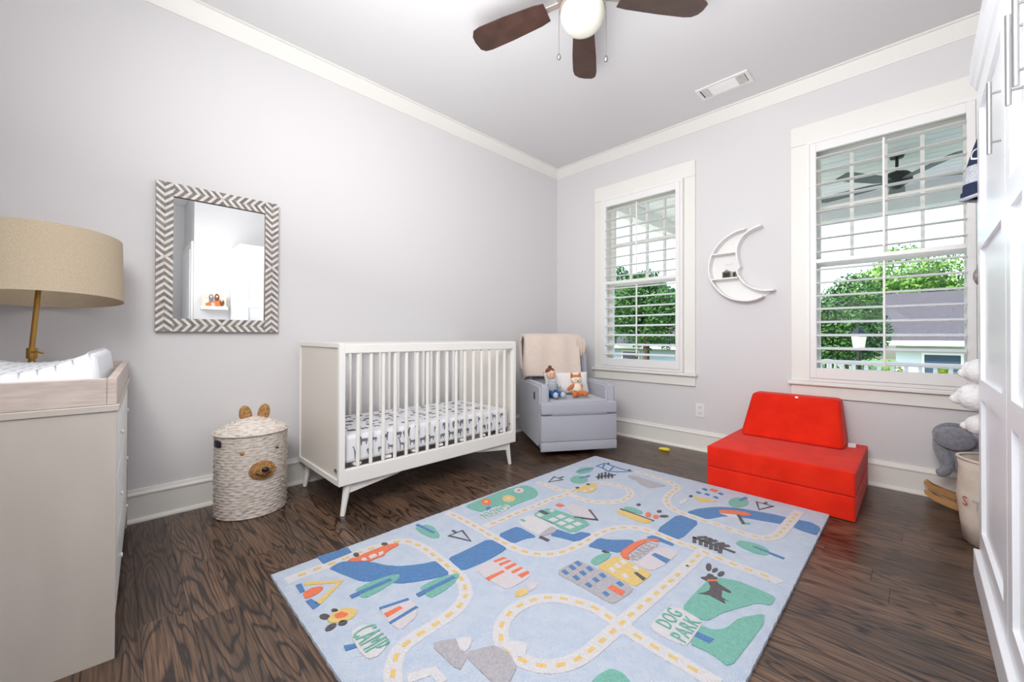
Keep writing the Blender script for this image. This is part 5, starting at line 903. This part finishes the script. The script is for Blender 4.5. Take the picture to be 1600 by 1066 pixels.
for t,a,z,m_ in (('S',3.80,.20,M['redp']),('T',4.12,.195,M['lgrey']),('U',4.44,.19,M['redp']),('O',4.40,.29,M['lgrey'])): glyph(t,a,z,.06,m_)
# toy banana on the floor
bn=thing('toy_banana','small yellow toy banana lying on the floor near the far wall','toy',(1.338,-.235,0))
one('banana',M['ban'],lambda bm:tube(bm,[(1.298,-.262,.020),(1.312,-.245,.017),(1.338,-.232,.015),(1.362,-.232,.017),(1.380,-.240,.022)],[.006,.013,.0145,.013,.005],10),bn,smooth=True)
# seen in the mirror: picture ledge on the right wall
lg=thing('picture_ledge','narrow white picture ledge on the wall beside the wardrobe','shelf',(XR-.05,-2.60,1.28))
one('ledge_shelf',M['white'],lambda bm:(box(bm,XR-.085,XR-.001,-2.72,-2.44,1.28,1.295),box(bm,XR-.095,XR-.0855,-2.72,-2.44,1.28,1.32)),lg)
ph=thing('family_photo','unframed family photo print with orange and dark figures on the white ledge','photo',(XR-.04,-2.58,1.2955))
one('photo_board',M['canvas'],lambda bm:box(bm,XR-.050,XR-.042,-2.71,-2.45,1.2955,1.47),ph)
for i,(yy,zz,ry,rz,m_) in enumerate(((-2.655,1.40,.026,.045,M['foxw']),(-2.61,1.42,.030,.055,M['dgreen']),(-2.55,1.43,.028,.055,M['hair']),(-2.55,1.36,.045,.045,M['foxo']),(-2.63,1.345,.040,.035,M['foxo']),(-2.50,1.37,.030,.045,M['hair']),(-2.59,1.345,.035,.030,M['skin']))):
    one('printed_figure',m_,lambda bm:ellipsoid(bm,(XR-.0505,yy,zz),(.0012,ry,rz),nu=12,nv=8),ph)
for yy,zz in ((-2.655,1.437),(-2.61,1.455),(-2.55,1.458),(-2.50,1.41)): one('printed_face',M['skin'],lambda bm:ellipsoid(bm,(XR-.0515,yy,zz-.01),(.001,.012,.014),nu=10,nv=6),ph)
# ---------------- outside ----------------
S('ground',M['lawn'],lambda bm:box(bm,-30,30,7.0,45,-1.3,-1.0)); S('bounce_yard',M['bounceg'],lambda bm:box(bm,-30,30,.2,7.0,-1.3,-1.0))  # pale strip by the porch is added as a reflector; lawn beyond
PX0,PX1,PY1=-.02,6.2,3.30
pd=S('porch_deck',M['greyw'],lambda bm:box(bm,PX0,PX1,.1505,PY1,-1.0,-.26))
pc=thing('porch_ceiling',loc=(3,1.7,2.74),kind='structure')
one('ceiling_deck',M['outw'],lambda bm:box(bm,PX0-.25,PX1,.1505,PY1+.45,2.765,2.95),pc)
k=0; yy=.155
while yy<PY1-.02:
    one('ceiling_board',M['outw'],lambda bm:box(bm,PX0,PX1,yy,yy+.126,2.748,2.7645),pc); yy+=.134
S('porch_beam',M['outw'],lambda bm:box(bm,PX0,PX1,PY1-.14,PY1,2.48,2.747))
S('porch_end_beam',M['outw'],lambda bm:box(bm,PX0,PX0+.14,.151,PY1-.141,2.56,2.747))
for i,(x,lab) in enumerate(((PX0+.07,'square white porch post at the porch corner outside the first window'),(5.2,'square white porch post far along the porch railing'))):
    p=thing('porch_post',lab,'post',(x,PY1-.07,-.26)); one('shaft',M['outw'],lambda bm:box(bm,x-.06,x+.06,PY1-.13,PY1-.01,-.26,2.42),p); one('capital',M['outw'],lambda bm:(box(bm,x-.075,x+.075,PY1-.145,PY1+.005,2.38,2.42),box(bm,x-.085,x+.085,PY1-.155,PY1+.015,2.4205,2.479)),p)
rl=thing('porch_railing','white porch railing with square balusters beyond the windows','railing',(2.6,PY1-.07,-.26))
one('top_rail',M['outw'],lambda bm:box(bm,PX0+.135,5.138,PY1-.11,PY1-.03,.60,.65),rl); one('bottom_rail',M['outw'],lambda bm:box(bm,PX0+.135,5.138,PY1-.09,PY1-.05,-.17,-.12),rl)
bm=B(); box(bm,-.018,.018,-.018,.018,-.12,.60); me=obj('baluster_src',bm,M['outw']); bmesh_=me.data; bpy.data.objects.remove(me)
for k in range(41): inst('baluster',bmesh_,rl,(PX0+.22+k*.12-2.6,0,.26))
# porch fan
pf=thing('porch_ceiling_fan','dark ceiling fan under the porch roof seen through the right window','ceiling fan',(2.68,1.95,2.747))
one('downrod',M['black'],lambda bm:(lathe(bm,[(0,0),(.06,0),(.05,-.04),(0,-.04)],(2.68,1.95,2.747),16),cyl(bm,(2.68,1.95,2.71),(2.68,1.95,2.56),.013,n=10)),pf)
one('motor',M['black'],lambda bm:lathe(bm,[(0,0),(.08,-.005),(.115,-.04),(.11,-.10),(.06,-.13),(.03,-.16),(0,-.165)],(2.68,1.95,2.565),24),pf,smooth=True)
for k in range(5):
    a=.35+k*2*PI/5
    def pb(bm):
        prism(bm,[(u,v,0) for u,v in ((.10,-.03),(.2,-.06),(.62,-.075),(.66,-.05),(.66,.05),(.62,.07),(.2,.055),(.10,.03))],(0,0,.008)); bmesh.ops.rotate(bm,cent=(0,0,0),matrix=RX(.2),verts=bm.verts[:]); bmesh.ops.rotate(bm,cent=(0,0,0),matrix=RZ(a),verts=bm.verts[:]); bmesh.ops.translate(bm,vec=(2.68,1.95,2.475),verts=bm.verts[:])
    one('blade',mat('porch_fan_blade',(96,100,98),.5),pb,pf)
# white slatted porch chair
pch=thing('porch_chair','white slat-back porch chair outside the right window','chair',(2.05,2.35,-.26))
one('seat',M['outw'],lambda bm:box(bm,1.80,2.30,2.10,2.60,.12,.15,.006),pch)
for k in range(7): one('back_slat',M['outw'],lambda bm:tube(bm,[(1.84+k*.07,2.58,.15),(1.84+k*.07,2.64,.40),(1.84+k*.07,2.68,.60+.06*math.sin(PI*(k+.5)/7))],.014,6),pch)
one('back_hoop',M['outw'],lambda bm:tube(bm,[(2.05-.235*math.cos(t),2.60+.085*math.sin(t),.20+.47*math.sin(t)) for t in [PI*k/16 for k in range(17)]],.016,7),pch)
for x in (1.83,2.27):
    for y_ in (2.13,2.57): one('leg',M['outw'],lambda bm:box(bm,x-.02,x+.02,y_-.02,y_+.02,-.26,.1195),pch)
# lantern on a post
ln=thing('garden_lantern','pale glass lantern on a slim dark post beyond the porch rail','lantern',(2.06,6.2,-1.0))
one('post',M['black'],lambda bm:cyl(bm,(2.06,6.2,-1.0),(2.06,6.2,.72),.03,n=10),ln)
one('lantern_glass',mat('lantern_glass',(214,218,196),.3),lambda bm:cyl(bm,(2.06,6.2,.721),(2.06,6.2,1.0),.085,.125,6),ln)
one('cap',M['black'],lambda bm:(cyl(bm,(2.06,6.2,1.001),(2.06,6.2,1.12),.15,.03,6),cyl(bm,(2.06,6.2,1.12),(2.06,6.2,1.17),.015,.01,6)),ln)
def foliage(bm,c,r,n,size,seed,flat=1):
    rr=random.Random(seed); lobes=[(Vector(c),Vector(r)*.72)]
    for k in range(9):
        d=Vector((rr.gauss(0,1),rr.gauss(0,1),rr.gauss(0,.8))).normalized(); lobes.append((Vector(c)+Vector((d.x*r[0],d.y*r[1],d.z*r[2]))*.55,Vector(r)*rr.uniform(.34,.5)))
    for k in range(n):
        lc,lr=lobes[rr.randrange(len(lobes))]; d=Vector((rr.gauss(0,1),rr.gauss(0,1),rr.gauss(0,1))).normalized(); q=rr.uniform(.72,1.05)
        p=lc+Vector((d.x*lr.x,d.y*lr.y,d.z*lr.z))*q
        u=Vector((rr.gauss(0,1),rr.gauss(0,1),rr.gauss(0,1))).normalized(); v=u.orthogonal().normalized(); s=size*rr.uniform(.6,1.3)
        vs=[bm.verts.new(p+u*s),bm.verts.new(p+v*s*.5),bm.verts.new(p-u*s),bm.verts.new(p-v*s*.5)]; bm.faces.new(vs)
def tree(label,x,y_,zc,r,m,n,size,seed,group='garden trees beyond the porch'):
    t=thing('tree',label,'tree',(x,y_,-1.0),group=group)
    one('trunk',M['bark'],lambda bm:tube(bm,[(x,y_,-1.02),(x+.05,y_,zc*.3),(x,y_+.05,zc)],[.16,.12,.06],8),t)
    one('crown_leaves',m,lambda bm:foliage(bm,(x,y_,zc),r,n,size,seed),t,kind='stuff')
tree('dense green tree filling the left part of the right window',1.50,8.6,1.05,(1.15,1.1,1.45),M['leafA'],16000,.045,1)
tree('bright green tree behind the neighbour roof in the right window',2.6,24.5,3.3,(2.6,2.3,2.6),M['leafB'],14000,.10,2)
tree('tall green tree at the far right of the right window',8.6,23.5,4.2,(2.4,2.1,3.0),M['leafB'],14000,.10,3)
tree('leafy tree at the left side of the left window view',-8.3,14.0,2.2,(1.5,1.4,2.0),M['leafB'],14000,.075,4)
tree('dark leafy tree in the middle of the left window view',-4.3,10.5,1.7,(1.5,1.4,1.7),M['leafA'],14000,.065,5)
tree('green tree at the right side of the left window view',-1.9,13.5,2.0,(1.3,1.3,1.9),M['leafA'],14000,.07,6)
tree('distant green tree behind the blue neighbour house',-13.0,25.0,3.4,(3.2,2.5,3.4),M['leafA'],12000,.13,7)
tree('distant green tree between the two neighbour houses',-4.5,25.5,3.0,(3.0,2.5,2.8),M['leafA'],12000,.13,8)
ordn=('first','second','third','fourth','fifth','sixth','seventh','eighth','ninth')
for k in range(9):
    x=.35+k*.55; s=thing('hedge_shrub','%s yellow-green shrub from the porch corner behind the railing'%ordn[k],'shrub',(x,3.85,-1.0),group='yellow-green shrubs behind the railing')
    one('stems',M['bark'],lambda bm:[tube(bm,[(x,3.85,-1.0),(x+.12*math.cos(a),3.85+.12*math.sin(a),-.3),(x+.2*math.cos(a),3.85+.2*math.sin(a),.2)],.012,5) for a in (0,2,4)],s)
    one('leaves',M['leafC'],lambda bm:foliage(bm,(x,3.85,.15),(.22,.22,.60),2200,.030,20+k),s,kind='stuff')
def house(name,label,x0,x1,y0,y1,ze,zr,wm,wins):
    h=thing(name,label,'house',((x0+x1)/2,(y0+y1)/2,-1.0))
    one('walls',wm,lambda bm:box(bm,x0,x1,y0,y1,-1.0,ze),h)
    ym=(y0+y1)/2
    def roof(bm): prism(bm,[(x0-.4,y0-.5,ze-.06),(x0-.4,ym,zr),(x0-.4,y1+.5,ze-.06),(x0-.4,y1+.5,ze+.06),(x0-.4,ym,zr+.14),(x0-.4,y0-.5,ze+.06)],(x1-x0+.8,0,0))
    one('roof',M['roofs'],roof,h); one('gable_fill',wm,lambda bm:prism(bm,[(x0+.01,y0,ze),(x0+.01,ym,zr-.05),(x0+.01,y1,ze)],(x1-x0-.02,0,0)),h)
    one('fascia',M['outw'],lambda bm:box(bm,x0-.4,x1+.4,y0-.56,y0-.51,ze-.10,ze+.06),h)
    for a,b,c,d in wins:
        f=one('window',M['outw'],lambda bm:box(bm,a,b,y0-.05,y0-.001,c,d),h); one('pane',M['pane'],lambda bm:box(bm,a+.06,b-.06,y0-.07,y0-.051,c+.06,d-.06),f)
house('neighbour_house','grey-roofed neighbour house with a row of windows in the right window view',2.3,10.5,15.0,20.0,.78,2.45,M['greyw'],[(2.9+k*1.3,3.8+k*1.3,-.35,.45) for k in range(5)])
house('blue_neighbour_house','pale blue neighbour house with a dark roof low in the left window view',-11.5,-5.2,16.0,20.0,.42,1.15,M['bluew'],[(-10.4,-9.4,-.5,.2),(-8.4,-7.4,-.5,.2)])
